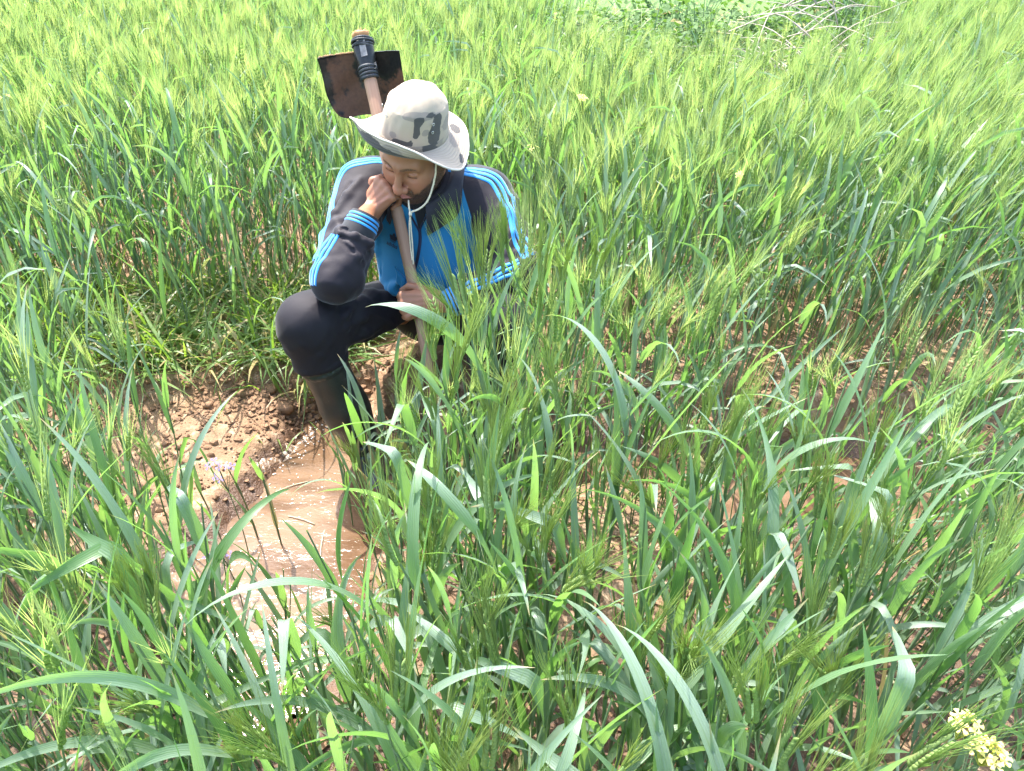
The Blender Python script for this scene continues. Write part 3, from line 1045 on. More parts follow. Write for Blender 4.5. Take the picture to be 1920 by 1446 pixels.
def build_clothes(man):
    P = lambda v: v - BASE
    # jacket
    v, f = sdf_mesh(jacket_sdf, (-.62, 1.66, .33), (.16, 2.24, .90), .0042)
    jb = bvh_of(v, f)
    pa = (-.133 + (.756 - v[:, 2]) * .31) - v[:, 0]; pb = v[:, 0] - (-.300 - (.78 - v[:, 2]) * .60)
    sl = np.minimum(sleeve(v, RS, RE, RW + unit(RE - RW) * .064, 41), sleeve(v, LS, LE, LW + unit(LE - LW) * .054, 61))
    pc = (sl - torso_sdf(v)) * .7 + .006
    pd = np.minimum(np.linalg.norm(v - NB - V3(0, -.02, .01), axis=1) - .108, 2.14 - v[:, 1])
    m = NM('jacket_cloth')
    c = m.coords()
    n1 = m.noise(c, 12, 4)
    blue = m.mix(n1, (.011, .125, .250), (.015, .170, .335))
    dark = m.mix(n1, (.0095, .0070, .0100), (.018, .0135, .0185))
    pn = m.math('MINIMUM', m.math('MINIMUM', m.attr('pa'), m.attr('pb')), m.math('MINIMUM', m.attr('pc'), m.attr('pd')))
    p1 = m.step(pn, -.0012, .0012)
    base = m.mix(p1, dark, blue)
    seam = m.step(m.math('ABSOLUTE', pn), .0005, .004)
    h = m.math('ADD', m.math('MULTIPLY', seam, 1.0), m.math('ADD', m.noise(c, 900, 2), m.math('MULTIPLY', m.noise(c, 45, 3), .8)))
    jm = m.done(m.bsdf(base, m.rng(p1, 0, 1, .68, .70), .28, m.bump(h, .3, .0010), Sheen_Weight=.2, Sheen_Roughness=.4))
    jk = link('jacket', mesh_from('jacket', P(v), f, jm, True, dict(pa=pa, pb=pb, pc=pc, pd=pd)), man)
    black = cloth_mat('black_rib', (.014, .014, .017), .75, 700)
    light = cloth_mat('blue_tape', (.022, .235, .560), .55, 900)
    navy = cloth_mat('navy_print', (.006, .010, .035), .6)

    H = lambda u, w: hit(jb, u, w)[0]
    # three sleeve stripes each side, as tape
    def arm_tape(way, e, spacing, w, n=60):
        c = spline(way, 24)
        T = np.gradient(c, axis=0); T /= np.linalg.norm(T, axis=1)[:, None]
        for k in (-1, 0, 1):
            lat = np.cross(T, e); lat /= np.linalg.norm(lat, axis=1)[:, None]
            pts = c + lat * spacing * k
            vv, ff = ribbon(jb, pts, w, .0007, n)
            link('stripe', mesh_from('stripe', P(vv), ff, light), jk)
    eR, eL = unit(V3(-.72, -.42, .52)), unit(V3(.52, -.62, .62))
    arm_tape([NB + (RS - NB) * .45 + V3(-.01, -.03, .13), RS + V3(.02, -.02, .11), RS + eR * .1, RS * .5 + RE * .5 + eR * .09, RE + eR * .085 + (RS - RE) * .12], eR, .0165, .0095)
    arm_tape([NB + (LS - NB) * .45 + V3(.01, -.05, .13), LS + V3(-.02, -.04, .11), LS + eL * .1, LS * .5 + LE * .5 + eL * .09, LE + eL * .085 + (LS - LE) * .12], eL, .0215, .0115)
    eR2, eL2 = unit(V3(-.75, -.55, .35)), unit(V3(.05, -.70, .75))
    arm_tape([RE + eR2 * .08 - unit(RW - RE) * .03, RE * .6 + RW * .4 + eR2 * .07, RW + eR2 * .06 + unit(RE - RW) * .066], eR2, .0150, .0095, 40)
    arm_tape([LE + eL2 * .08, LE * .6 + LW * .4 + eL2 * .07, LW + eL2 * .06 + unit(LE - LW) * .066], eL2, .0150, .0095, 40)
    # zip, open at the throat, and the dark shirt showing in the gap
    vv, ff = ribbon(jb, [H(*q) for q in [(787, 432), (788, 452), (784, 480), (778, 504), (772, 530), (768, 548)]], .0085, .0020, 40)
    link('zipper', mesh_from('zipper', P(vv), ff, navy), jk)
    for path in ([(771, 405), (777, 416), (783, 427), (787, 436)], [(802, 400), (796, 412), (790, 424), (787, 436)]):
        vv, ff = ribbon(jb, [H(*q) for q in path], .0050, .0030, 24)
        link('zipper_tape', mesh_from('zipper_tape', P(vv), ff, navy), jk)
    vv, ff = ribbon(jb, [H(*q) for q in [(789, 372), (788, 395), (787, 412), (787, 432)]], np.linspace(.052, .004, 30), .0015, 30, 7)
    link('undershirt', mesh_from('undershirt', P(vv), ff, cloth_mat('black_cotton', (.010, .010, .011), .85)), man)
    steel = simple_mat('zip_metal', (.62, .62, .60), .28, .5, 200, .1, .1, .0005, 1.0)
    g = Geo()
    a, na = hit(jb, 786, 436)
    b, nb_ = hit(jb, 785, 446)
    e, ne = hit(jb, 785, 456)
    g.add(*tube([a + na * .004, (a + b) / 2 + na * .006, b + nb_ * .005], [.0030, .0042, .0030], 8))
    ring = [b + nb_ * .006 + unit(e - b) * (.007 * (1 - math.cos(t))) + np.cross(unit(e - b), nb_) * .0042 * math.sin(t) for t in np.linspace(0, 2 * math.pi, 15)]
    g.add(*tube(ring, .0013, 6, False))
    link('zipper_pull', g.mesh('zipper_pull', steel), jk)
    # cuffs with three rings
    for W, E_, r0, turn in ((RW, RE, .0425, 0), (LW, LE, .0395, 0)):
        ax = unit(E_ - W)
        c0 = W + ax * .004
        s = np.linspace(0, 1, 9)
        pts = [c0 + ax * (.074 * t) for t in s]
        rad = [r0 - .003 + .006 * math.sin(t * 2.2) for t in s]
        vv, ff = tube(pts, rad, 40, False)
        pi, ri = [c0 + ax * .004 + ax * (.05 * t) for t in (0, 1)], [r0 - .007, r0 - .005]
        v2, f2 = tube(pi, ri, 40, False)
        g = Geo(); g.add(vv, ff)
        rim, rf = tube([c0 - ax * .001, c0 + ax * .004], [r0 - .004, r0 - .003], 40, False)
        g.add(rim, rf); g.add(v2, [f2[0][:, ::-1]])
        link('cuff', g.mesh('cuff', black), jk)
        for k in range(3):
            t0 = .09 + k * .150
            pts = [c0 + ax * (.074 * t) for t in np.linspace(t0, t0 + .085, 4)]
            rad = [r0 - .003 + .006 * math.sin(t * 2.2) + e_ for t, e_ in zip(np.linspace(t0, t0 + .085, 4), (.0004, .0014, .0014, .0004))]
            vv, ff = tube(pts, rad, 40, False)
            link('cuff_stripe', mesh_from('cuff_stripe', P(vv), ff, light), jk)
    for o in jk.children:
        if o.name.startswith('cuff') and not o.name.startswith('cuff_stripe'):
            me = o.data
            co = np.empty(len(me.vertices) * 3, np.float32); me.vertices.foreach_get('co', co)
            me.vertices.foreach_set('co', (co.reshape(-1, 3) - BASE.astype(np.float32)).ravel()); me.update()
    # collar: stands round the neck and folds out into two leaves
    upx = unit(hw(0, -.06, -.03) - NB)
    frt = perp(V3(-.22, -.9, -.3), upx)
    sid = unit(np.cross(upx, frt))
    if sid[0] < 0: sid = -sid
    cc = NB + upx * .004 + V3(0.0, -.012, 0)
    rows = []
    th = np.linspace(R(-158), R(158), 61)
    for t in th:                       # t = 0 at the nape
        e = abs(t) / R(158)
        d = -frt * math.cos(t) * 1.05 + sid * math.sin(t)
        en = e ** 4
        pts = [cc + d * (.072 + .016 * en) - upx * (.012 + .022 * en),
               cc + d * (.073 + .012 * en) + upx * (.016 - .012 * en),
               cc + d * (.078 + .014 * en) + upx * (.036 - .016 * en),
               cc + d * (.090 + .022 * en) + upx * (.037 - .020 * en),
               cc + d * (.104 + .030 * en) + upx * (.020 - .026 * en),
               cc + d * (.116 + .034 * en) - upx * (.004 + .040 * en)]
        rows.append(spline(pts, 16))
    rows = np.array(rows)
    # let the leaves lie on the jacket, never inside it
    flat = rows.reshape(-1, 3)
    for i, x in enumerate(flat):
        l, nn, _, dd = jb.find_nearest(Vector(x))
        s = np.dot(x - np.array(l), np.array(nn))
        if s < .004 and (i % 16) > 5:
            flat[i] = np.array(l) + np.array(nn) * .005
    rows = flat.reshape(rows.shape)
    n0, n1_ = rows.shape[:2]
    nr = np.cross(np.gradient(rows, axis=0), np.gradient(rows, axis=1))
    nr /= np.linalg.norm(nr, axis=2)[..., None] + 1e-9
    i = np.arange(n0 - 1)[:, None] * n1_; j = np.arange(n1_ - 1)[None]
    f = np.stack([i + j, i + j + 1, i + n1_ + j + 1, i + n1_ + j], -1).reshape(-1, 4)
    g = Geo(); g.add(P((rows + nr * .0016).reshape(-1, 3)), f); g.add(P((rows - nr * .0016).reshape(-1, 3)), f[:, ::-1])
    edge = np.concatenate([rows[0], rows[1:, -1], rows[-1][::-1]])
    ve, fe = tube(edge, .0024, 6); g.add(P(ve), fe)
    link('collar', g.mesh('collar', cloth_mat('collar_cloth', (.016, .014, .020), .6, 900)), jk)
    # chest mark and word, partly behind the hoe handle
    o0, n0_ = hit(jb, 733, 456)
    ux, _ = hit(jb, 745, 462)
    ex = unit(perp(ux - o0, n0_)); ey = unit(np.cross(n0_, ex))
    if ey[2] < 0: ey = -ey

    def stick(xy, name, faces):
        out = []
        for x, y in xy:
            l, nn, _, _ = jb.find_nearest(Vector(o0 + ex * x + ey * y))
            nn = np.array(nn)
            if np.dot(nn, n0_) < 0: nn = -nn
            out.append(np.array(l) + nn * .0016)
        return link(name, mesh_from(name, P(np.array(out)), faces, navy, False), jk)
    cu = bpy.data.curves.new('lettering', 'FONT')
    cu.body = 'adidas'; cu.size = .0165; cu.align_x = 'CENTER'; cu.offset = .0003
    to = bpy.data.objects.new('lettering', cu); COL.objects.link(to)
    bpy.context.view_layer.update()
    tm = bpy.data.meshes.new_from_object(to.evaluated_get(bpy.context.evaluated_depsgraph_get()))
    bpy.data.objects.remove(to)
    bm = bmesh.new(); bm.from_mesh(tm); bmesh.ops.triangulate(bm, faces=bm.faces)
    xy = [(q.co.x + .006, q.co.y - .008) for q in bm.verts]
    tri = np.array([[q.index for q in ff.verts] for ff in bm.faces]); bm.free()
    bpy.data.meshes.remove(tm)
    stick(xy, 'lettering', tri)
    xy, tri = [], []
    for ang, L_, W_ in ((0, .0200, .0058), (52, .0180, .0056), (-52, .0180, .0056)):       # three leaves cut by three level bars
        ca, sa = math.cos(R(ang)), math.sin(R(ang))
        k = 14
        c0 = len(xy)
        for q in range(k):
            t = 2 * math.pi * q / k
            lx, ly = W_ * math.sin(t) * (1 - .25 * math.cos(t)), L_ * .5 + L_ * .5 * math.cos(t)
            xy.append((.006 + lx * ca + ly * sa, .0135 - lx * sa + ly * ca))
        for q in range(1, k - 1): tri.append((c0, c0 + q, c0 + q + 1))
    for b_ in range(3):
        c0 = len(xy); y0 = .0115 - b_ * .0026; w_ = .0125 - b_ * .002
        xy += [(.006 - w_, y0), (.006 + w_, y0), (.006 + w_, y0 + .0014), (.006 - w_, y0 + .0014)]
        tri += [(c0, c0 + 1, c0 + 2), (c0, c0 + 2, c0 + 3)]
    stick(xy, 'emblem', np.array(tri))

    # trousers
    v, f = sdf_mesh(trousers_sdf, (-.70, 1.62, .16), (.12, 2.33, .62), .0048)
    m = NM('trouser_cloth')
    c = m.coords()
    base = m.mix(m.noise(c, 12, 4), (.0115, .0095, .0120), (.020, .017, .021))
    dust = m.step(m.noise(c, 5, 6, .65), .62, .78)
    base = m.mix(m.math('MULTIPLY', dust, .18), base, (.20, .13, .09))
    h = m.math('ADD', m.noise(c, 900, 2), m.math('MULTIPLY', m.noise(c, 40, 3), 1.2))
    tm_ = m.done(m.bsdf(base, .72, .25, m.bump(h, .25, .0009), Sheen_Weight=.10, Sheen_Roughness=.35))
    tr = link('trousers', mesh_from('trousers', P(v), f, tm_), man)
    for HEM, K in ((RHEM, RK), (LHEM, LK)):
        ax = unit(HEM - K)
        cpt = HEM + ax * .004
        vv, ff = tube([cpt + ax * .020 * t for t in np.linspace(0, 1, 5)], [.0760, .0775, .0780, .0780, .0765], 44, False)
        vv = vv + (.003 * noise3(vv * 30, 5))[:, None] * unit(V3(-.5, -.8, 0))
        link('hem', mesh_from('hem', P(vv), ff, tm_), tr)
    # boots
    m = NM('boot_rubber')
    c = m.coords()
    n1 = m.noise(c, 22, 5)
    base = m.mix(n1, (.014, .019, .019), (.034, .042, .040))
    scuff = m.step(m.noise(c, 55, 6, .7, 1.5), .60, .72)
    base = m.mix(m.math('MULTIPLY', scuff, .35), base, (.12, .13, .12))
    mud = m.step(m.math('ADD', m.attr('mud'), m.math('MULTIPLY', m.noise(c, 30, 5), .35)), .55, .95)
    base = m.mix(mud, base, (.20, .125, .075))
    bmt = m.done(m.bsdf(base, m.rng(mud, 0, 1, .34, .85), .5, m.bump(m.math('ADD', n1, m.math('MULTIPLY', mud, .6)), .4, .0025)))
    for HEM, A, td in ((RHEM, RA, unit(V3(.35, -.9, 0))), (LHEM, LA, unit(V3(-.05, -1, 0)))):
        lo = np.minimum(HEM, A) - V3(.14, .26, .15); hi = np.maximum(HEM, A) + V3(.14, .14, .10)
        v, f = sdf_mesh(lambda q: boot_sdf(q, HEM, A, td), lo, hi, .004)
        ax = unit(A - HEM)
        side = (v - HEM) @ unit(V3(-.8, -.2, 0))
        mud_a = smooth01(side, .054, .070) * .5 + smooth01(.05 - v[:, 2], 0, .12) * .5
        link('boot', mesh_from('boot', P(v), f, bmt, True, dict(mud=mud_a)), man)
    return jb
# ---------------------------------------------------------------- the hat
def build_hat(man):
    P = lambda v: v - BASE
    tilt = R(HAT_TILT)
    X, U, F = RH[:, 0], RH[:, 1], RH[:, 2]
    roll = R(HAT_ROLL)
    U1 = unit(U * math.cos(tilt) - F * math.sin(tilt)); F1 = unit(F * math.cos(tilt) + U * math.sin(tilt))
    Uh = unit(U1 * math.cos(roll) + X * math.sin(roll)); Xh = unit(X * math.cos(roll) - U1 * math.sin(roll)); Fh = F1
    C0 = hw(*HAT_C)
    rx, rz = .0825, .1020
    W = lambda x, y, z: C0 + x[..., None] * Xh + y[..., None] * Uh + z[..., None] * Fh
    nphi = 120
    phi = np.linspace(0, 2 * np.pi, nphi, endpoint=False)          # 0 = front, + towards his left
    # crown profile: (height, scale)
    prof = [(-.006, 1.0), (.004, 1.004), (.012, 1.006), (.018, 1.0), (.030, .985), (.042, .966), (.054, .940), (.064, .908), (.0705, .880), (.0730, .866), (.0738, .856), (.0755, .838),
            (.0840, .755), (.0925, .63), (.0985, .48), (.1020, .28), (.1030, .10), (.1030, .01)]
    hh = np.array([q[0] * 1.22 for q in prof]); ss = np.array([q[1] for q in prof])
    PH, HH = np.meshgrid(phi, hh); SS = np.meshgrid(phi, ss)[1]
    q = np.stack([(np.sin(PH) * SS).ravel() * 1.6, HH.ravel() * 16, (np.cos(PH) * SS).ravel() * 1.6], -1)
    wr = (noise3(q * 1.6, 11) * .0035 + noise3(q * 4.2, 12) * .0020).reshape(PH.shape) * smooth01(HH, .01, .05) * smooth01(SS, 0, .5)
    dent = 0.0
    x = np.sin(PH) * (rx * SS + wr); z = np.cos(PH) * (rz * SS + wr); y = HH + dent + .5 * wr
    g = W(x, y, z)
    n0 = len(hh)
    i = np.arange(n0 - 1)[:, None] * nphi; j = np.arange(nphi)[None]; j2 = (j + 1) % nphi
    f = np.stack([i + j, i + j2, i + nphi + j2, i + nphi + j], -1).reshape(-1, 4)
    v = g.reshape(-1, 3)

    def blob(ph, h, p0, h0, wp, wh, tl=0.0):
        dp = (ph - R(p0) + np.pi) % (2 * np.pi) - np.pi
        return np.exp(-((dp + tl * (h - h0)) / R(wp)) ** 2 - ((h - h0) / wh) ** 2)
    ph, h = PH.ravel(), HH.ravel()
    dk = (1.25 * blob(ph, h, 37, .060, 5.5, .015, 2) + blob(ph, h, 34, .044, 5, .007) + 1.2 * blob(ph, h, 40, .082, 9, .008) + 1.3 * blob(ph, h, 74, .066, 10, .022, -5) + 1.3 * blob(ph, h, 70, .034, 12, .018)
          + blob(ph, h, 62, .0895, 9, .004) + 1.1 * blob(ph, h, 14, .021, 15, .0045) + blob(ph, h, 27, .024, 2.6, .009) + blob(ph, h, 0, .024, 6, .005) + blob(ph, h, 150, .05, 22, .02) + blob(ph, h, 235, .04, 20, .02) + blob(ph, h, 290, .06, 12, .014))
    md = (1.2 * blob(ph, h, 30, .090, 22, .009) + blob(ph, h, 52, .052, 8, .010) + blob(ph, h, 60, .088, 30, .006) + blob(ph, h, -5, .036, 9, .010) + blob(ph, h, 58, .008, 34, .007, 0) * 1.3 + blob(ph, h, 110, .05, 30, .02) + blob(ph, h, 200, .06, 30, .02) + blob(ph, h, -50, .05, 12, .02))

    def hat_mat(name, stitch):
        m = NM(name)
        c = m.coords()
        n1 = m.noise(c, 22, 5, .6)
        nz = m.math('MULTIPLY', m.math('SUBTRACT', m.noise(c, 60, 3), .5), .5)
        base = m.mix(n1, (.315, .250, .180), (.385, .315, .235))
        mid = m.step(m.math('ADD', m.attr('mid'), nz), .42, .50)
        base = m.mix(m.math('MULTIPLY', mid, .85), base, (.215, .178, .145))
        dark = m.step(m.math('ADD', m.attr('dark'), nz), .42, .47)
        base = m.mix(m.math('MULTIPLY', dark, .95), base, (.055, .052, .050))
        h = m.noise(c, 800, 2)
        if stitch:
            w = m.math('SINE', m.math('MULTIPLY', m.attr('ring'), 2 * math.pi * 10))
            h = m.math('ADD', m.math('MULTIPLY', h, .4), m.math('MULTIPLY', w, .6))
            sq = m.math('SINE', m.math('MULTIPLY', m.attr('arc'), 260.0))
            st = m.math('MULTIPLY', m.step(w, -.55, -.85), m.step(sq, -.2, .4))
            base = m.mix(m.math('MULTIPLY', st, .55), base, (.16, .13, .11))
        return m.done(m.bsdf(base, .85, .2, m.bump(h, .5, .0012), Sheen_Weight=.15))
    mat = hat_mat('hat_cloth', False)
    matb = hat_mat('hat_brim_cloth', True)
    hat = link('hat', mesh_from('hat', P(v), f, mat, True, dict(dark=dk, mid=md)), man)
    # sweat band at the foot of the crown, eyelets
    g = Geo('dark', 'mid')
    pts = [(.001, 1.012), (.003, 1.020), (.016, 1.020), (.0185, 1.008)]
    PB, HB = np.meshgrid(phi, [a for a, _ in pts]); SB = np.meshgrid(phi, [b for _, b in pts])[1]
    b = W(np.sin(PB) * rx * SB, HB, np.cos(PB) * rz * SB)
    i = np.arange(3)[:, None] * nphi
    fb = np.stack([i + j, i + j2, i + nphi + j2, i + nphi + j], -1).reshape(-1, 4)
    g.add(P(b.reshape(-1, 3)), fb, dark=.62 * (np.exp(-((((PB.ravel() - R(62)) + np.pi) % (2 * np.pi) - np.pi) / R(24)) ** 2)), mid=np.exp(-((((PB.ravel() - R(55)) + np.pi) % (2 * np.pi) - np.pi) / R(40)) ** 2))
    link('hat_band', g.mesh('hat_band', mat), hat)
    steel = simple_mat('eyelet_metal', (.45, .45, .42), .35, .5, 200, .1, .1, .0005, 1.0)
    for a0, h0 in ((64, .072), (64, .050), (-22, .076), (-70, .062)):
        c = W(np.array(math.sin(R(a0)) * (rx * .972 + .002)), np.array(h0), np.array(math.cos(R(a0)) * (rz * .972 + .002)))
        nrm = unit(math.sin(R(a0)) * Xh + math.cos(R(a0)) * Fh)
        t1 = unit(np.cross(nrm, Uh))
        ringp = [c + (t1 * math.cos(t) + Uh * math.sin(t)) * .0032 for t in np.linspace(0, 2 * math.pi, 13)]
        vv, ff = tube(ringp, .0011, 6, False)
        link('eyelet', mesh_from('eyelet', P(vv), ff, steel), hat)
    # brim, rolled up at the front and his right, flat on his left
    key = np.array(BRIM_KEYS, float)
    pk = np.concatenate([key[:, 0] - 360, key[:, 0], key[:, 0] + 360])
    bk0 = np.tile(key[:, 1], 3); bk = np.tile(key[:, 2], 3); wk = np.tile(key[:, 3], 3)
    from_deg = np.degrees(phi)
    from_deg = np.where(from_deg > 180, from_deg - 360, from_deg)
    k = np.hanning(9); k /= k.sum()
    b0 = np.interp(from_deg, pk, bk0); be = np.interp(from_deg, pk, bk); wd = np.interp(from_deg, pk, wk)
    b0 = np.convolve(np.concatenate([b0[-4:], b0, b0[:4]]), k, 'valid'); be = np.convolve(np.concatenate([be[-4:], be, be[:4]]), k, 'valid'); wd = np.convolve(np.concatenate([wd[-4:], wd, wd[:4]]), k, 'valid')
    be = np.radians(be + 3.0 * np.sin(phi * 5 + 1))
    nr = 14
    r = np.linspace(0, 1, nr)
    rs = smooth01(r, .12, .80)[:, None]
    ang = np.radians(b0)[None, :] * (1 - rs) + be[None, :] * rs
    st = wd[None, :] / (nr - 1)
    out = np.concatenate([np.zeros((1, nphi)), np.cumsum(np.cos(ang[:-1]) * st, 0)])
    upv = np.concatenate([np.zeros((1, nphi)), np.cumsum(np.sin(ang[:-1]) * st, 0)])
    nrmx, nrmz = np.sin(phi) / rx, np.cos(phi) / rz
    ln = np.hypot(nrmx, nrmz); nrmx, nrmz = nrmx / ln, nrmz / ln
    bx = np.sin(phi) * (rx + .002) + nrmx * out; bz = np.cos(phi) * (rz + .002) + nrmz * out; byy = upv + .001
    mid_s = W(bx, byy, bz)
    gu = np.gradient(mid_s, axis=0); gv = np.roll(mid_s, -1, 1) - np.roll(mid_s, 1, 1)
    nn = np.cross(gv, gu); nn /= np.linalg.norm(nn, axis=2)[..., None] + 1e-9
    if np.mean(nn @ Uh) < 0: nn = -nn
    i = np.arange(nr - 1)[:, None] * nphi
    fq = np.stack([i + j, i + j2, i + nphi + j2, i + nphi + j], -1).reshape(-1, 4)
    PR, RR = np.meshgrid(phi, r)
    pr, rr = PR.ravel(), RR.ravel()
    def ab(p0, r0, wp, w_):
        dp = (pr - R(p0) + np.pi) % (2 * np.pi) - np.pi
        return np.exp(-(dp / R(wp)) ** 2 - ((rr - r0) / w_) ** 2)
    dka = 1.3 * ab(-24, .70, 16, .24) + 1.3 * ab(0, .45, 18, .22) + 1.3 * ab(26, .35, 18, .22) + ab(-60, .5, 12, .2) + ab(92, .85, 4, .1) + ab(97, .75, 4, .1) + ab(140, .4, 12, .3) + ab(200, .6, 14, .2) + ab(-52, .75, 9, .18)
    mda = ab(-45, .3, 16, .3) + ab(-70, .6, 12, .3) + ab(5, .7, 14, .25) + ab(160, .6, 20, .3) + ab(115, .3, 16, .3)
    g = Geo('dark', 'mid', 'ring', 'arc')
    g.add(P((mid_s + nn * .0014).reshape(-1, 3)), fq, dark=dka * .9, mid=mda, ring=rr, arc=pr)
    g.add(P((mid_s - nn * .0014).reshape(-1, 3)), fq[:, ::-1], dark=dka, mid=mda, ring=rr, arc=pr)
    link('brim', g.mesh('brim', matb), hat)
    rim = np.concatenate([mid_s[-1], mid_s[-1][:1]])
    vv, ff = tube(rim, .0026, 8, False)
    link('brim_edge', mesh_from('brim_edge', P(vv), ff, simple_mat('hat_piping', (.55, .50, .43), .85, .2, 90, .12, .3, .0006)), hat)
    # chin cord: from the brim by his left temple, under the jaw to a knot, two ends hanging
    cord = simple_mat('cord', (.66, .58, .42), .9, .1, 300, .2, .8, .0010)
    a = [CAM_P(818, 300, 1.930), CAM_P(817, 322, 1.912), CAM_P(812, 348, 1.905), CAM_P(803, 374, 1.900), CAM_P(790, 389, 1.897), CAM_P(769, 399, 1.893)]
    g = Geo()
    c1 = spline(a, 60) ; c1 = c1 + (noise3(c1 * 140, 3)[:, None] * .0010)
    g.add(*tube(P(c1), .0026, 7))
    for sgn in (-1, 1):
        bpts = [CAM_P(769, 400, 1.893), CAM_P(769 + sgn * 1.5, 425, 1.892), CAM_P(771 + sgn * 2.0, 455, 1.889), CAM_P(773 + sgn * 1.5, 478, 1.882), CAM_P(774 + sgn, 492 + 4 * sgn, 1.877)]
        g.add(*tube(P(spline(bpts, 30)), .0019, 6))
    up_ = [CAM_P(769, 399, 1.893), CAM_P(767, 388, 1.895), CAM_P(766, 376, 1.915)]
    g.add(*tube(P(spline(up_, 12)), .0022, 6))
    k0 = CAM_P(769, 401, 1.892)
    g.add(*tube(P(np.array([k0 + V3(0, 0, .006), k0 + V3(.001, -.002, 0), k0 - V3(0, 0, .007)])), [.0030, .0048, .0030], 8))
    rng = np.random.default_rng(3)
    for q in range(9):
        p0 = c1[rng.integers(20, 58)]
        d = unit(rng.normal(0, 1, 3))
        g.add(*tube(P(np.array([p0, p0 + d * .006])), [.0007, .0003], 4))
    link('chin_cord', g.mesh('chin_cord', cord), hat)


def CAM_P(u, v, Y):
    """World point at distance Y in front of the lens post, measured at (u, v) in the photograph."""
    a, b = (u - 960) / 1397.0, (723 - v) / 1397.0
    t = Y / (CS + SN * b)
    return V3(a * t, Y, 1.5 + (-SN + CS * b) * t)


HAT_TILT, HAT_ROLL, HAT_C = 18.0, 5.0, (0.0, .058, -.012)
# angle round the head (0 front, + his left), slope of the brim at the crown, slope at its edge, width
BRIM_KEYS = [(-178, -4, 0, .058), (-150, -14, -10, .062), (-120, -26, -22, .072), (-95, -36, -14, .088), (-76, -32, 24, .092), (-50, -18, 76, .084), (-20, -8, 98, .074), (10, -2, 98, .067), (32, 0, 74, .062), (50, 0, 20, .066), (68, -14, -18, .074), (84, -26, -32, .080), (100, -26, -30, .070), (125, -18, -18, .058), (150, -8, -4, .056)]
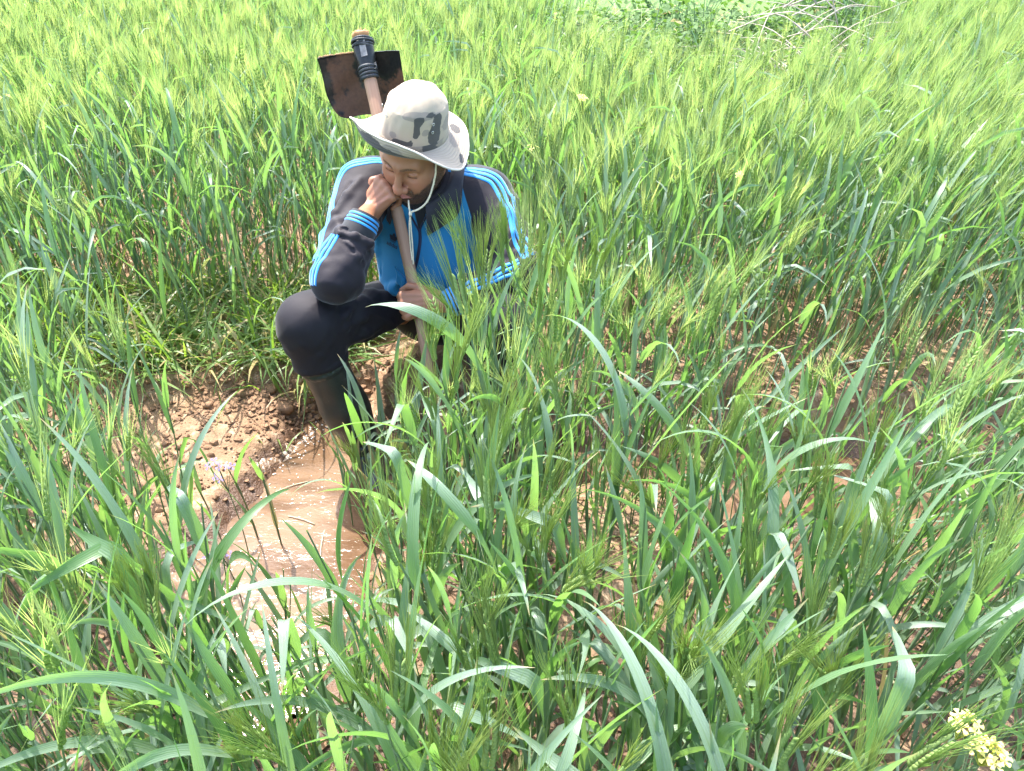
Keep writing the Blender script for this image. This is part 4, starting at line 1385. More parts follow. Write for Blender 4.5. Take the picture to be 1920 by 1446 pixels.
# ---------------------------------------------------------------- the hoe
def build_hoe():
    top = HND + HAX * ((1.116 - HND[2]) / HAX[2])
    end = HND + HAX * ((0.115 - HND[2]) / HAX[2])
    root = bpy.data.objects.new('hoe', None); COL.objects.link(root)
    root.location = end
    tag(root, 'long wooden hoe with a wide rusty steel blade, held upright by the crouching man', 'hoe')
    Q = lambda v: np.asarray(v) - end
    m = NM('hoe_wood')
    c = m.coords()
    grain = m.n('ShaderNodeVectorMath', operation='MULTIPLY')
    # grain runs along the handle: project out the axis
    dt = m.n('ShaderNodeVectorMath', operation='DOT_PRODUCT'); m.l(c, dt.inputs[0]); dt.inputs[1].default_value = tuple(HAX)
    sc = m.n('ShaderNodeVectorMath', operation='SCALE'); sc.inputs[0].default_value = tuple(HAX); m.l(m.math('MULTIPLY', dt.outputs['Value'], -.955), sc.inputs['Scale'])
    ad = m.n('ShaderNodeVectorMath', operation='ADD'); m.l(c, ad.inputs[0]); m.l(sc.outputs[0], ad.inputs[1])
    g1 = m.noise(ad.outputs[0], 190, 6, .6)
    g2 = m.noise(c, 9, 3)
    base = m.mix(g1, (.18, .080, .040), (.44, .255, .155))
    base = m.mix(m.math('MULTIPLY', g2, .55), base, (.36, .245, .175))
    base = m.mix(m.math('MULTIPLY', m.attr('knot'), .9), base, (.050, .022, .012))
    base = m.mix(m.attr('frayed'), base, (.42, .20, .080))
    wood = m.done(m.bsdf(base, .62, .35, m.bump(g1, .35, .0012)))
    n = 70
    t = np.linspace(0, 1, n)
    pts = end + (top - end) * t[:, None]
    pts = pts + (noise3(np.stack([t * 5, t * 0, t * 0], -1), 8)[:, None] * .0022) * V3(1, 0, 0)
    rad = .0138 + .0052 * t + .0005 * noise3(np.stack([t * 14, t * 0 + 3, t * 0], -1), 9)
    v, f = tube(Q(pts), rad, 20)
    kp = Q(HND + HAX * .128) + perp(V3(-.1, -.9, .3), HAX) * .015
    kd = np.linalg.norm((v - kp) * (1, 1, .75), axis=1)
    # a few more rings give the knot its edge
    link('handle', mesh_from('handle', v, f, wood, True, dict(knot=v[:, 0] * 0, frayed=smooth01((v - Q(top)) @ HAX, -.006, .0))), root)
    sd = unit(np.cross(HAX, perp(V3(-.1, -.9, .3), HAX)))
    nm = perp(V3(-.1, -.9, .3), HAX)
    an = np.linspace(0, 2 * math.pi, 12, endpoint=False)
    kc = Q(HND + HAX * .128) + nm * .0150
    kv = np.array([kc + nm * .0012] + [kc + (sd * math.cos(a) * .0028 + HAX * math.sin(a) * .0042) - nm * .0006 for a in an])
    kf = np.array([(0, 1 + i, 1 + (i + 1) % 12) for i in range(12)])
    link('knot', mesh_from('knot', kv, kf, wood, True, dict(knot=np.ones(13), frayed=np.zeros(13))), root)
    # frayed, mushroomed end
    rng = np.random.default_rng(2)
    g = Geo('knot', 'frayed')
    vv, ff = tube(Q(np.array([top - HAX * .012, top - HAX * .003, top + HAX * .004, top + HAX * .0075])), [.0196, .0232, .0228, .0150], 26)
    vv = vv + (noise3(vv * 190, 4)[:, None] * .0032) * rng.normal(.6, .4, (len(vv), 3))
    g.add(vv, ff, frayed=1.0)
    for k in range(70):
        a = rng.uniform(0, 6.283); rr = rng.uniform(.008, .022)
        b0 = Q(top) + (sd * math.cos(a) + nm * math.sin(a)) * rr
        g.add(*tube(np.array([b0, b0 + HAX * rng.uniform(.004, .011) + (sd * math.cos(a) + nm * math.sin(a)) * rng.uniform(0, .005)]), [.0012, .0003], 4), frayed=1.0)
    link('frayed_end', g.mesh('frayed_end', wood), root)
    # socket (eye) of the blade, flattened on the near face
    steel = NM('hoe_steel')
    c = steel.coords()
    n1 = steel.noise(c, 26, 6, .62); n2 = steel.noise(c, 120, 5)
    blk = steel.mix(n2, (.012, .012, .012), (.040, .040, .038))
    rust = steel.mix(n2, (.060, .027, .015), (.150, .072, .040))
    w = steel.step(steel.math('ADD', steel.attr('rust'), steel.math('MULTIPLY', steel.math('SUBTRACT', n1, .5), 2.6)), .30, .75)
    base = steel.mix(w, blk, rust)
    steel_m = steel.done(steel.bsdf(base, steel.rng(w, 0, 1, .38, .78), .45, steel.bump(steel.math('ADD', n2, steel.math('MULTIPLY', w, .5)), .45, .0016), metal=steel.rng(w, 0, 1, .55, .05)))
    s0, s1 = top - HAX * .100, top - HAX * .022
    k = 9
    tt = np.linspace(0, 1, k)
    vv, ff = tube(Q(s0 + (s1 - s0) * tt[:, None]), [.0225, .0235, .0250, .0262, .0272, .0280, .0285, .0288, .0280], 28)
    d = (vv - Q(s0)) - np.outer((vv - Q(s0)) @ HAX, HAX)
    fl = d @ nm
    vv = vv - np.outer(np.maximum(fl - .0215, 0) * .8, nm) + (noise3(vv * 45, 6) * .0022)[:, None] * unit(nm + sd)
    link('socket', mesh_from('socket', vv, ff, steel_m, True, dict(rust=np.full(len(vv), .05))), root)
    # blade: wide plate hanging from the eye on the far side
    dn = unit(V3(.075, .10, -1.0)); dn = unit(dn)
    wx = unit(perp(V3(.985, .0, .115), dn))
    pn = unit(np.cross(wx, dn)); pn = pn if pn[1] < 0 else -pn         # faces the man's front
    o = top - HAX * .050 - nm * .0245 - wx * .018 + V3(0, 0, .012)
    nu, nv = 44, 30
    Wd, Ht = .113, .170
    U_, V_ = np.meshgrid(np.linspace(-1, 1, nu), np.linspace(0, 1, nv))
    # outline: shoulders square, lower corners rounded
    rc = .46
    half = np.ones_like(V_)
    low = V_ > 1 - rc
    half = np.where(low, 1 - .42 * (1 - np.sqrt(np.clip(1 - ((V_ - (1 - rc)) / rc) ** 2, 0, 1))), 1.0) * (1.0 - .02 * V_)
    X_ = U_ * Wd * half
    Y_ = V_ * Ht * (1 - .04 * np.abs(U_) ** 2) - .004 * U_ ** 2 * (1 - V_)
    Z_ = .034 * np.abs(U_) ** 2.2 + .034 * (V_ - .35) ** 2 + .0025 * np.sin(X_ * 50) + .002 * np.sin(Y_ * 70 + X_ * 40)
    bp = o + X_[..., None] * wx + Y_[..., None] * dn + Z_[..., None] * pn
    nb = nu
    i = np.arange(nv - 1)[:, None] * nb; j = np.arange(nb - 1)[None]
    f = np.stack([i + j, i + j + 1, i + nb + j + 1, i + nb + j], -1).reshape(-1, 4)
    flat = bp.reshape(-1, 3)
    rust_a = (.48 + .45 * V_ + .35 * np.exp(-((U_ + .45) / .35) ** 2) * (1 - V_) - .9 * np.exp(-((U_ - .55) / .4) ** 2 - (V_ / .35) ** 2) - .55 * np.exp(-((U_ + .15) / .13) ** 2 - ((V_ - .25) / .3) ** 2) - .5 * np.exp(-((U_ + .95) / .15) ** 2)).ravel()
    per = np.concatenate([np.arange(nb), nb * np.arange(1, nv) + nb - 1, (nv - 1) * nb + np.arange(nb - 2, -1, -1), nb * np.arange(nv - 2, 0, -1)])
    M = len(flat)
    fs = np.stack([per, np.roll(per, -1), np.roll(per, -1) + M, per + M], -1)
    allv = np.concatenate([flat + pn * .0014, flat - pn * .0014])
    link('blade', mesh_from('blade', Q(allv), np.concatenate([f, f[:, ::-1] + M, fs]), steel_m, True, dict(rust=np.concatenate([rust_a, rust_a]))), root)
    # dried mud along the top edge
    g = Geo()
    for k in range(26):
        u = rng.uniform(-.98, -.15)
        p0 = o + u * Wd * wx - .004 * u * u * dn + (.034 * abs(u) ** 2.2 + .004) * pn
        g.add(*tube(Q(np.array([p0 - wx * .006, p0 + V3(0, 0, .0012), p0 + wx * .006])), [.0006, rng.uniform(.0014, .0030), .0006], 6))
    link('dried_mud', g.mesh('dried_mud', simple_mat('dry_mud', (.45, .26, .14), .95, .1, 120, .3, .8, .003)), root)
    # rubber binding, wedge and wire
    rub = simple_mat('rubber', (.022, .026, .030), .5, .4, 60, .4, .5, .002)
    g = Geo()
    for k in range(5):
        c0 = top - HAX * (.018 + .0045 * k)
        tl = unit(HAX + sd * rng.uniform(-.28, .28) + nm * rng.uniform(-.15, .15))
        e1 = perp(sd, tl); e2 = unit(np.cross(tl, e1))
        rr = .0285 + .0015 * rng.normal()
        ring = [c0 + (e1 * math.cos(a) + e2 * math.sin(a)) * (rr + .001 * math.sin(3 * a + k)) for a in np.linspace(0, 2 * math.pi, 33)]
        g.add(*tube(Q(np.array(ring)), .0032 + .0006 * rng.random(), 7, False))
    link('binding', g.mesh('binding', rub), root)
    g = Geo()
    for k in range(4):
        c0 = top - HAX * (.094 + .008 * k)
        ring = [c0 + (sd * math.cos(a) + nm * math.sin(a)) * (.0232 - .0006 * k) + HAX * .002 * math.sin(a + k) for a in np.linspace(0, 2 * math.pi, 33)]
        g.add(*tube(Q(np.array(ring)), .0050, 7, False))
    link('lower_wrap', g.mesh('lower_wrap', rub), root)
    wd = np.array([(-.008, 0, .003), (.010, 0, .003), (.0105, .050, .0045), (-.0060, .054, .0045)])
    w0 = s1 - HAX * .046 + nm * .0222 + sd * .004
    fr = [w0 + a * sd + b * HAX + c * nm for a, b, c in wd]
    bk_ = [q - nm * .010 for q in fr]
    wv = Q(np.array(fr + bk_))
    wf = np.array([(0, 1, 2, 3), (7, 6, 5, 4), (0, 4, 5, 1), (1, 5, 6, 2), (2, 6, 7, 3), (3, 7, 4, 0)])
    link('wedge', mesh_from('wedge', wv, wf, simple_mat('worn_iron', (.20, .18, .16), .45, .5, 70, .4, .5, .0015, .6), False), root)
    g = Geo()
    w0 = top - HAX * .098 + unit(sd * .9 + nm * .5) * .0275
    sgn = 1 if sd[0] > 0 else -1
    w0 = top - HAX * .094 + unit(sd * sgn * .9 + nm * .45) * .0270
    for k in range(2):
        lp = [w0 + (sd * sgn * math.cos(a) + HAX * math.sin(a)) * .0055 + nm * (.002 * k) + HAX * (-.004 * k) for a in np.linspace(0, 2 * math.pi, 15)]
        g.add(*tube(Q(np.array(lp)), .0015, 5, False))
    g.add(*tube(Q(np.array([w0, w0 + sd * sgn * .006 + HAX * .008])), .0014, 5))
    link('wire', g.mesh('wire', rub), root)
    return root
# ================================================================ WHEAT
def leaf_mat(name, ca, cb, ctr, tr=.42, rough=.33, spec=.6, dry=(.42, .33, .15)):
    m = NM(name)
    oi = m.n('ShaderNodeObjectInfo')
    tint = m.math('FRACT', m.math('ADD', m.attr('tint'), oi.outputs['Random']))
    c = m.coords()
    nz = m.noise(c, 11, 3)
    u = m.attr('u'); t = m.attr('t')
    vein = m.math('SINE', m.math('MULTIPLY', u, 19.0))
    base = m.mix(m.step(m.math('ADD', tint, m.math('MULTIPLY', nz, .25)), .08, .82), ca, cb)
    base = m.mix(m.math('MULTIPLY', m.step(vein, -.2, 1.0), .20), base, tuple(x * 1.8 for x in cb))
    mid = m.step(m.math('ABSOLUTE', u), .14, .03)
    base = m.mix(m.math('MULTIPLY', mid, .35), base, (.16, .25, .10))
    tip = m.math('MULTIPLY', m.step(m.math('ADD', t, m.math('MULTIPLY', nz, .08)), .93, 1.03), m.step(tint, .35, .6))
    dr = m.math('MAXIMUM', m.math('MULTIPLY', tip, .9), m.attr('dry'), clamp=True)
    base = m.mix(dr, base, dry)
    trc = m.mix(dr, m.mix(tint, ctr, tuple(x * f for x, f in zip(ctr, (1.35, 1.10, 1.2)))), tuple(x * .9 for x in dry))
    trc = m.mix(m.math('MULTIPLY', m.step(vein, -.2, 1.0), .25), trc, tuple(x * .55 for x in ctr))
    nrm = m.bump(m.math('ADD', m.math('MULTIPLY', vein, .5), m.noise(c, 160, 3)), .22, .0010)
    pr = m.bsdf(base, m.math('ADD', rough, m.math('MULTIPLY', nz, .14)), spec, nrm)
    tl = m.n('ShaderNodeBsdfTranslucent')
    m.val(tl.inputs['Color'], trc); m.l(nrm, tl.inputs['Normal'])
    mx = m.n('ShaderNodeMixShader')
    mx.inputs[0].default_value = tr
    m.l(pr, mx.inputs[1]); m.l(tl.outputs[0], mx.inputs[2])
    return m.done(mx.outputs[0])


M_LEAF = leaf_mat('wheat_leaf', (.078, .165, .042), (.200, .275, .205), (.190, .400, .062), .46)
M_STALK = leaf_mat('wheat_stalk', (.115, .195, .075), (.165, .230, .150), (.24, .40, .07), .25, .42)
M_EAR = leaf_mat('wheat_ear', (.215, .320, .075), (.275, .365, .120), (.36, .54, .10), .36, .50, .35)
M_AWN = leaf_mat('wheat_awn', (.250, .355, .095), (.310, .400, .125), (.38, .54, .13), .50, .45, .4)
WAT = ('u', 't', 'tint', 'dry')


def make_leaf(rng, base, az, el0, L, W, bend, twist, rows, cols, kink=None, curl=0.0, tw0=0.0, pw=1.6):
    s = np.linspace(0, 1, rows)
    el = el0 - bend * s ** pw
    if kink is not None:
        el = el - kink[1] * smooth01(s, kink[0] - .05, kink[0] + .05)
    a = az + curl * s
    d = np.stack([np.cos(el) * np.cos(a), np.cos(el) * np.sin(a), np.sin(el)], -1)
    p = np.concatenate([np.zeros((1, 3)), np.cumsum((d[:-1] + d[1:]) * .5 * (L / (rows - 1)), 0)]) + base
    lat = np.stack([-np.sin(a), np.cos(a), 0 * a], -1)
    nr = np.cross(d, lat)
    tw = tw0 + twist * s
    lt = lat * np.cos(tw)[:, None] + nr * np.sin(tw)[:, None]
    nr = np.cross(d, lt)
    w = W * np.minimum(1, .42 + s / .16 * .58) * np.maximum(1 - s ** 2.3, 0) ** .85
    w[-1] = W * .015
    k = np.linspace(-1, 1, cols)
    v = p[:, None] + lt[:, None] * (w[:, None] * .5 * k[None])[..., None] + nr[:, None] * (w[:, None] * (.16 * (np.abs(k) - .5))[None])[..., None]
    wav = .06 * np.sin(s * rng.uniform(9, 20) + rng.uniform(0, 6))[:, None] * k[None] * w[:, None]
    v = v + nr[:, None] * wav[..., None]
    i = np.arange(rows - 1)[:, None] * cols; j = np.arange(cols - 1)[None]
    f = np.stack([i + j, i + cols + j, i + cols + j + 1, i + j + 1], -1).reshape(-1, 4)
    U, T = np.meshgrid(k, s)
    return v.reshape(-1, 3), f[:, ::-1], U.ravel(), T.ravel()


_GR = {}


def grain(lod):
    if lod not in _GR:
        if lod == 0:
            z = np.array([0, .18, .45, .75, 1.0]); r = np.array([.35, .85, 1.0, .62, .05]); n = 6
        else:
            z = np.array([0, .4, 1.0]); r = np.array([.4, 1.0, .05]); n = 4
        a = np.arange(n) * 2 * np.pi / n
        v = np.stack([np.outer(r, np.cos(a)), np.outer(r, np.sin(a)) * .75, np.outer(z, np.ones(n))], -1).reshape(-1, 3)
        i = np.arange(len(z) - 1)[:, None] * n; j = np.arange(n)[None]
        f = np.stack([i + j, i + (j + 1) % n, i + n + (j + 1) % n, i + n + j], -1).reshape(-1, 4)
        _GR[lod] = (v, f, np.repeat(z, n))
    return _GR[lod]


def make_tiller(rng, h=.62, ear=True, nleaf=4, lod=0, Wmul=1.0, Lmul=1.0, young=False):
    """One wheat shoot growing at the origin: its parts as lists of (verts, faces, u, t)."""
    out = dict(stalk=[], leaf=[], ear=[], awns=[])
    lean = rng.normal(0, .05, 2) + (.035, 0)
    bow = rng.normal(0, .05, 2)
    n = 9 if lod == 0 else 4
    s = np.linspace(0, 1, n)
    sp = np.stack([(lean[0] * s + bow[0] * s ** 2) * h, (lean[1] * s + bow[1] * s ** 2) * h, h * s], -1)
    r0 = rng.uniform(.0017, .0024)
    rad = r0 * (1.15 - .45 * s)
    v, f = tube(sp, rad, 6 if lod == 0 else 3, False)
    out['stalk'].append((v, f, np.zeros(len(v)), np.repeat(s, 6 if lod == 0 else 3) * .85))
    at = lambda x: np.array([np.interp(x, s, sp[:, i]) for i in range(3)])
    az = rng.uniform(0, 2 * np.pi)
    rows, cols = ((15, 3) if lod == 0 else (7, 3) if lod == 1 else (5, 2))
    for k in range(nleaf):
        hb = (.16 + .74 * ((k + .7 * rng.random()) / nleaf)) if nleaf > 1 else .6
        flag = k == nleaf - 1
        if flag: hb = rng.uniform(.74, .9)
        az = az + np.pi + rng.normal(0, .55)
        L = rng.uniform(.17, .30) * Lmul * (1.0 if not flag else .95)
        W = rng.uniform(.0110, .0170) * Wmul * (1.15 if flag else 1.0)
        el0 = R(rng.uniform(66, 87))
        st = rng.random()
        kink = None
        if st < .66:
            bend = R(rng.uniform(8, 45))
        elif st < .85:
            bend = R(rng.uniform(60, 130))
        else:
            bend = R(rng.uniform(20, 60)); kink = (rng.uniform(.3, .65), R(rng.uniform(50, 110)))
        if young: bend = R(rng.uniform(5, 60)); kink = None
        lf = make_leaf(rng, at(hb), az, el0, L, W, bend, rng.normal(0, 1.1), rows, cols, kink, rng.normal(0, .5), rng.normal(0, .3), rng.uniform(1.2, 2.2))
        dry = 0.0
        if hb < .34 and rng.random() < .30: dry = rng.uniform(.5, 1.0)
        out['leaf'].append(lf + (dry,))
        if lod == 0:       # leaf sheath round the stem below the blade
            q = [at(max(hb - .22 * (1 - .5 * j), .02)) for j in (0, .5, 1)] + [at(hb)]
            v, f = tube(np.array(q), [r0 * 1.05, r0 * 1.25, r0 * 1.4, r0 * 1.6], 6, False)
            out['stalk'].append((v, f, np.zeros(len(v)), np.full(len(v), .3)))
    if ear:
        top = sp[-1]
        d0 = unit(sp[-1] - sp[-2])
        nod = rng.normal(0, .20, 2) + (.10, 0)
        EL = rng.uniform(.058, .082)
        ns = 11 if lod == 0 else (8 if lod == 1 else 6)
        a = rng.uniform(0, np.pi)
        gv, gf, gz = grain(0 if lod == 0 else 1)
        P0 = lambda q: top + d0 * EL * q + V3(nod[0], nod[1], 0) * EL * q * q
        for k in range(ns):
            q = k / ns
            tdir = unit(d0 + V3(nod[0], nod[1], 0) * 2 * q)
            sx = unit(np.cross(tdir, (math.cos(a), math.sin(a), .01))); sy = np.cross(tdir, sx)
            for sg in ((-1, 1) if lod < 2 else (-1, 1)):
                b = P0(q) + sx * sg * .0022
                gd = unit(tdir + sx * sg * .42 + sy * rng.normal(0, .08))
                gx = unit(np.cross(sy, gd)); gy = np.cross(gd, gx)
                sz = (.0142 if lod == 0 else .0145) * (1 - .25 * abs(q - .4))
                wd = (.0032 if lod == 0 else .0040) * (1.05 - .3 * q)
                w = b + gv[:, :1] * gx * wd + gv[:, 1:2] * gy * wd * 1.15 + gv[:, 2:] * gd * sz
                out['ear'].append((w, [gf], np.zeros(len(w)), gz * .8))
                na = 2 if lod == 0 else (1 + (k % 2) if lod == 1 else 2)
                for m_ in range(na):
                    al = rng.uniform(.085, .135) * (1.05 - .25 * q)
                    ad = unit(tdir + sx * sg * rng.uniform(.03, .20) + sy * rng.normal(0, .08) + V3(.04, 0, 0))
                    a2 = unit(ad + V3(.10 + rng.normal(0, .06), rng.normal(0, .06), 0) - tdir * 0)
                    pb = b + gd * sz * .85
                    aw = (.00058 if lod == 0 else .00070 if lod == 1 else .00085)
                    pw_ = unit(np.cross(ad, rng.normal(0, 1, 3)))
                    if lod == 0:
                        pts = np.array([pb, pb + ad * al * .5, pb + (ad + a2) * .5 * al])
                        v, f = tube(pts, [aw, aw * .75, aw * .15], 3, False)
                        out['awns'].append((v, f, np.zeros(len(v)), np.repeat([0, .4, .8], 3)))
                    else:
                        v = np.array([pb - pw_ * aw, pb + pw_ * aw, pb + (ad + a2) * .5 * al])
                        out['awns'].append((v, [np.array([[0, 1, 2]])], np.zeros(3), np.array([0, 0, .8])))
    return out


def join_parts(items, tint=0.0, dry=None):
    g = Geo(*WAT)
    for it in items:
        g.add(it[0], it[1], u=it[2], t=it[3], tint=tint, dry=(it[4] if len(it) > 4 else 0.0))
    return g


def make_library(rng, n, **kw):
    lib = []
    for k in range(n):
        a = dict(kw)
        lib.append(make_tiller(rng, **{q: (w(rng) if callable(w) else w) for q, w in a.items()}))
    return lib


# ---- where it grows
VIEW_TOP = np.array([(-.95, 470), (-.68, 470), (-.62, 560), (-.57, 1020), (-.50, 1090), (-.30, 1130), (-.27, 980), (-.24, 840), (-.20, 760), (-.165, 745), (-.13, 690), (-.105, 610), (-.085, 500), (-.05, 410), (.05, 350), (.2, 330), (.9, 330)])


def growth_limit(x, y):
    """Wheat is trodden down and thin in the wedge between the near edge and the man and his pool: height it can reach there."""
    v = np.interp(x / max(y, .1), VIEW_TOP[:, 0], VIEW_TOP[:, 1])
    b = (723 - v) / 1397.0
    s = (-SN + CS * b) / (CS + SN * b)
    return 1.5 + s * y


def growing_spots(rng):
    pts = []
    y = .30
    while y < 6.7:
        dens = 350.0 if y < 1.8 else (330.0 if y < 3.6 else 255.0)
        cell = 1.0 / math.sqrt(dens)
        hwid = .74 * y + (.60 if y < 1.2 else .80)
        nx = int(2 * hwid / cell)
        xs = -hwid + (np.arange(nx) + rng.random(nx)) * cell
        ys = y + rng.random(nx) * cell
        pts.append(np.stack([xs, ys], -1))
        y += cell
    p = np.concatenate(pts)
    x, y = p[:, 0], p[:, 1]
    d = ditch_d(x, y)
    r = rng.random(len(p))
    keep = (d > .035) | ((d > -.03) & (r < .22))
    # the man and his boots
    man = (((x + .27) / .36) ** 2 + ((y - 2.06) / .30) ** 2 < 1) | (((x + .47) / .17) ** 2 + ((y - 1.76) / .16) ** 2 < 1) | (((x + .06) / .15) ** 2 + ((y - 1.80) / .17) ** 2 < 1)
    keep &= ~man
    gapm = (x > -.52) & (x < -.12) & (y > 1.60) & (y < 1.95)
    keep &= ~(gapm & (r > .16))
    # bare sandy slope and trodden edge on the left
    slope = (x > -1.22) & (x < -.5) & (y > 1.40) & (y < 2.10)
    keep &= ~(slope & (r > .05))
    edge = (x < -.45) & (x > -1.7) & (y >= 2.08) & (y < 2.42)
    keep &= ~(edge & (r > .12 + .5 * smooth01(y, 2.3, 2.42)))
    left = (x <= -1.30) & (y > 1.85) & (y < 2.12)
    keep &= ~(left & (r > .45))
    soil = ((x - .27) / .24) ** 2 + ((y - 1.22) / .15) ** 2 < 1
    keep &= ~(soil & (r > .20))
    for gx_, gy_, ga_, gb_, gk_ in ((.48, 1.20, .16, .24, .50), (.20, 1.02, .16, .20, .45), (.86, 1.30, .13, .18, .5)):
        keep &= ~((((x - gx_) / ga_) ** 2 + ((y - gy_) / gb_) ** 2 < 1) & (r > gk_))
    farb = (x > .45) & (y > 1.72) & (y < 2.05)
    keep &= ~(farb & (r > .55))
    # weeds and brambles take over further back on the right
    weed = (((x - 1.12 - .12 * (y - 5.0)) / 1.05) ** 2 + ((y - 5.40) / 1.75) ** 2 < 1)
    keep &= ~weed
    keep &= np.hypot(x, y) > .36
    keep &= ~(((x - .60) / .15) ** 2 + ((y - .47) / .13) ** 2 < 1)
    return p[keep]


PLACES = [
    (lambda x, y: y < .72 and x < -.22, 'nearest row, left end'),
    (lambda x, y: y < .72 and x < .22, 'nearest row before the pool'),
    (lambda x, y: y < .72, 'nearest row by the mustard flowers'),
    (lambda x, y: x / y < -.62 and y < 1.3, 'left of the muddy pool'),
    (lambda x, y: x / y < -.62, 'beside the bare sand'),
    (lambda x, y: x / y < -.22, 'near shore of the pool'),
    (lambda x, y: x / y < .06 and y < 1.25, 'between pool and bare soil'),
    (lambda x, y: x / y < .22 and y >= 1.25, "before the man's left leg"),
    (lambda x, y: x / y < .40, 'around the bare soil patch'),
    (lambda x, y: y < 1.2, 'right of the bare soil'),
    (lambda x, y: True, 'along the right-hand ditch'),
]


def build_wheat():
    rng = np.random.default_rng(2024)
    pts = growing_spots(rng)
    x, y = pts[:, 0], pts[:, 1]
    z = ground_z(x, y)
    dist = np.sqrt(x ** 2 + y ** 2 + (1.5 - .45) ** 2)
    visible = np.abs(x) < .70 * y + .12
    score = np.where(visible, dist, dist + 50)
    lim = np.array([growth_limit(a, b) if b < 1.9 else 9.0 for a, b in pts])
    order = np.argsort(score)
    # -------- the shoots that show largest, each an object with its parts
    lib = []
    for k in range(30):
        ear = k >= 14
        lib.append(make_tiller(rng, h=rng.uniform(.56, .66), ear=ear, nleaf=int(rng.integers(3, 6)), lod=0, Wmul=rng.uniform(.85, 1.32), Lmul=rng.uniform(1.0, 1.3)))
    meshes = []
    for k, T in enumerate(lib):
        d = dict(ear=bool(T['ear']), h=max(v[0][:, 2].max() for v in T['leaf'] + T['stalk'] + T['ear']), parts=[])
        d['stalk'] = join_parts(T['stalk']).mesh('stalk', M_STALK)
        d['leaf'] = [join_parts([q], tint=rng.random() * .5).mesh('leaf', M_LEAF) for q in T['leaf']]
        if T['ear']:
            d['ear_m'] = join_parts(T['ear']).mesh('ear', M_EAR)
            d['awn_m'] = join_parts(T['awns']).mesh('awns', M_AWN)
        meshes.append(d)
    earless = [d for d in meshes if not d['ear']]; eared = [d for d in meshes if d['ear']]
    count = 0
    made = []
    used = np.zeros(len(pts), bool)

    def plant(d, px, py, pz, rot, sc, tilt, label, group):
        root = bpy.data.objects.new('wheat_plant', None)
        COL.objects.link(root)
        root.empty_display_size = .05
        root.location = (px, py, pz)
        root.rotation_euler = (tilt[1], tilt[0], rot)
        root.scale = (sc, sc, sc)
        tag(root, label, 'wheat', group)
        link('stalk', d['stalk'], root)
        for m in d['leaf']:
            link('leaf', m, root)
        if d['ear']:
            e = link('ear', d['ear_m'], root)
            link('awns', d['awn_m'], e)
        return root

    for i in order:
        if count >= 285 or score[i] > 40: break
        a, b = pts[i]
        used[i] = True
        L = lim[i] - z[i]
        pe = .30 if a / b < -.1 else .42
        if b > 1.15 and -.15 < a / b < .3: pe = .88
        ear = rng.random() < pe
        sc = rng.uniform(.90, 1.10) * (1.40 if b > 1.15 and -.15 < a / b < .22 else 1.0)
        d = (eared if ear else earless)[rng.integers(0, 14)]
        hh = d['h'] + (.11 if ear else 0)
        if hh * sc > L:
            sc = L / hh * rng.uniform(.84, 1.0)
            if sc < .62 and ear:
                d = earless[rng.integers(0, 14)]; ear = False; sc = L / d['h'] * rng.uniform(.85, 1.05)
            if sc < .40:
                if sc < .22 or rng.random() > .35:
                    continue
                sc = max(sc, .36)
        place = next(t for fn, t in PLACES if fn(a, b))
        nl = len(d['leaf'])
        tl = rng.normal(0, .07, 2) + (.03, 0)
        size = 'short' if sc * d['h'] < .45 else ('tall' if sc * d['h'] > .66 else 'mid-height')
        posture = 'leaning right' if tl[0] > .075 else ('leaning left' if tl[0] < -.015 else 'upright')
        blades = {3: 'three', 4: 'four', 5: 'five'}[nl]
        desc = f'{size} {posture} wheat, {blades} blades, ' + ('eared, ' if ear else 'earless, ')
        made.append((desc + place, a / b, plant(d, a, b, z[i] - .006, rng.uniform(0, 6.283), sc, tl, desc + place, 'wheat shoots nearest the camera')))
        count += 1

    # shoots that answer the same description are told apart by their order from the left
    ordinal = ['leftmost', 'second from left', 'third from left', 'fourth from left', 'fifth from left', 'sixth from left', 'seventh from left', 'eighth from left', 'ninth from left', 'tenth from left', 'eleventh from left', 'twelfth from left', 'thirteenth from left', 'fourteenth from left', 'fifteenth from left', 'sixteenth from left']
    same = {}
    for lab, az_, o in made:
        same.setdefault(lab, []).append((az_, o))
    for lab, q in same.items():
        q.sort(key=lambda t: t[0])
        if len(q) > 1:
            for k, (_, o) in enumerate(q):
                o['label'] = lab + ', ' + ('rightmost' if k == len(q) - 1 else ordinal[min(k, 15)])

    # -------- thin single shoots standing in front of the bare sand
    yl = [make_tiller(rng, h=.30, ear=False, nleaf=2, lod=0, Wmul=.95, Lmul=.78, young=True) for _ in range(3)]
    ym = []
    for T in yl:
        ym.append(dict(ear=False, stalk=join_parts(T['stalk']).mesh('stalk', M_STALK), leaf=[join_parts([q], tint=.3 * j).mesh('leaf', M_LEAF) for j, q in enumerate(T['leaf'])]))
    for k, (px, py, sc, ro, lab) in enumerate([(-1.03, 1.56, .80, .3, 'thin upright wheat shoot on the bare sand, furthest left of the five lone shoots'),
                                           (-.93, 1.50, .98, 2.2, 'thin wheat shoot on the bare sand, second from the left of the five lone shoots'),
                                           (-.79, 1.42, .90, 4.0, 'thin wheat shoot at the water edge, middle one of the five lone shoots'),
                                           (-.71, 1.46, 1.02, 5.2, 'thin wheat shoot at the water edge, beside the pale violet flowers'),
                                           (-.635, 1.43, .96, 1.2, 'thin wheat shoot standing in the pool, nearest the boot of the five lone shoots')]):
        plant(ym[k % 3], px, py, max(float(ground_z(np.array([px]), np.array([py]))[0]), WATER_Z - .01), ro, sc, (.04, 0), lab, 'lone wheat shoots in front of the sand')

    # -------- short shoots at the water edge in front of the boots
    wl = [make_tiller(rng, h=.34, ear=k == 2, nleaf=3, lod=0, Wmul=1.15, Lmul=.95) for k in range(4)]
    wm = []
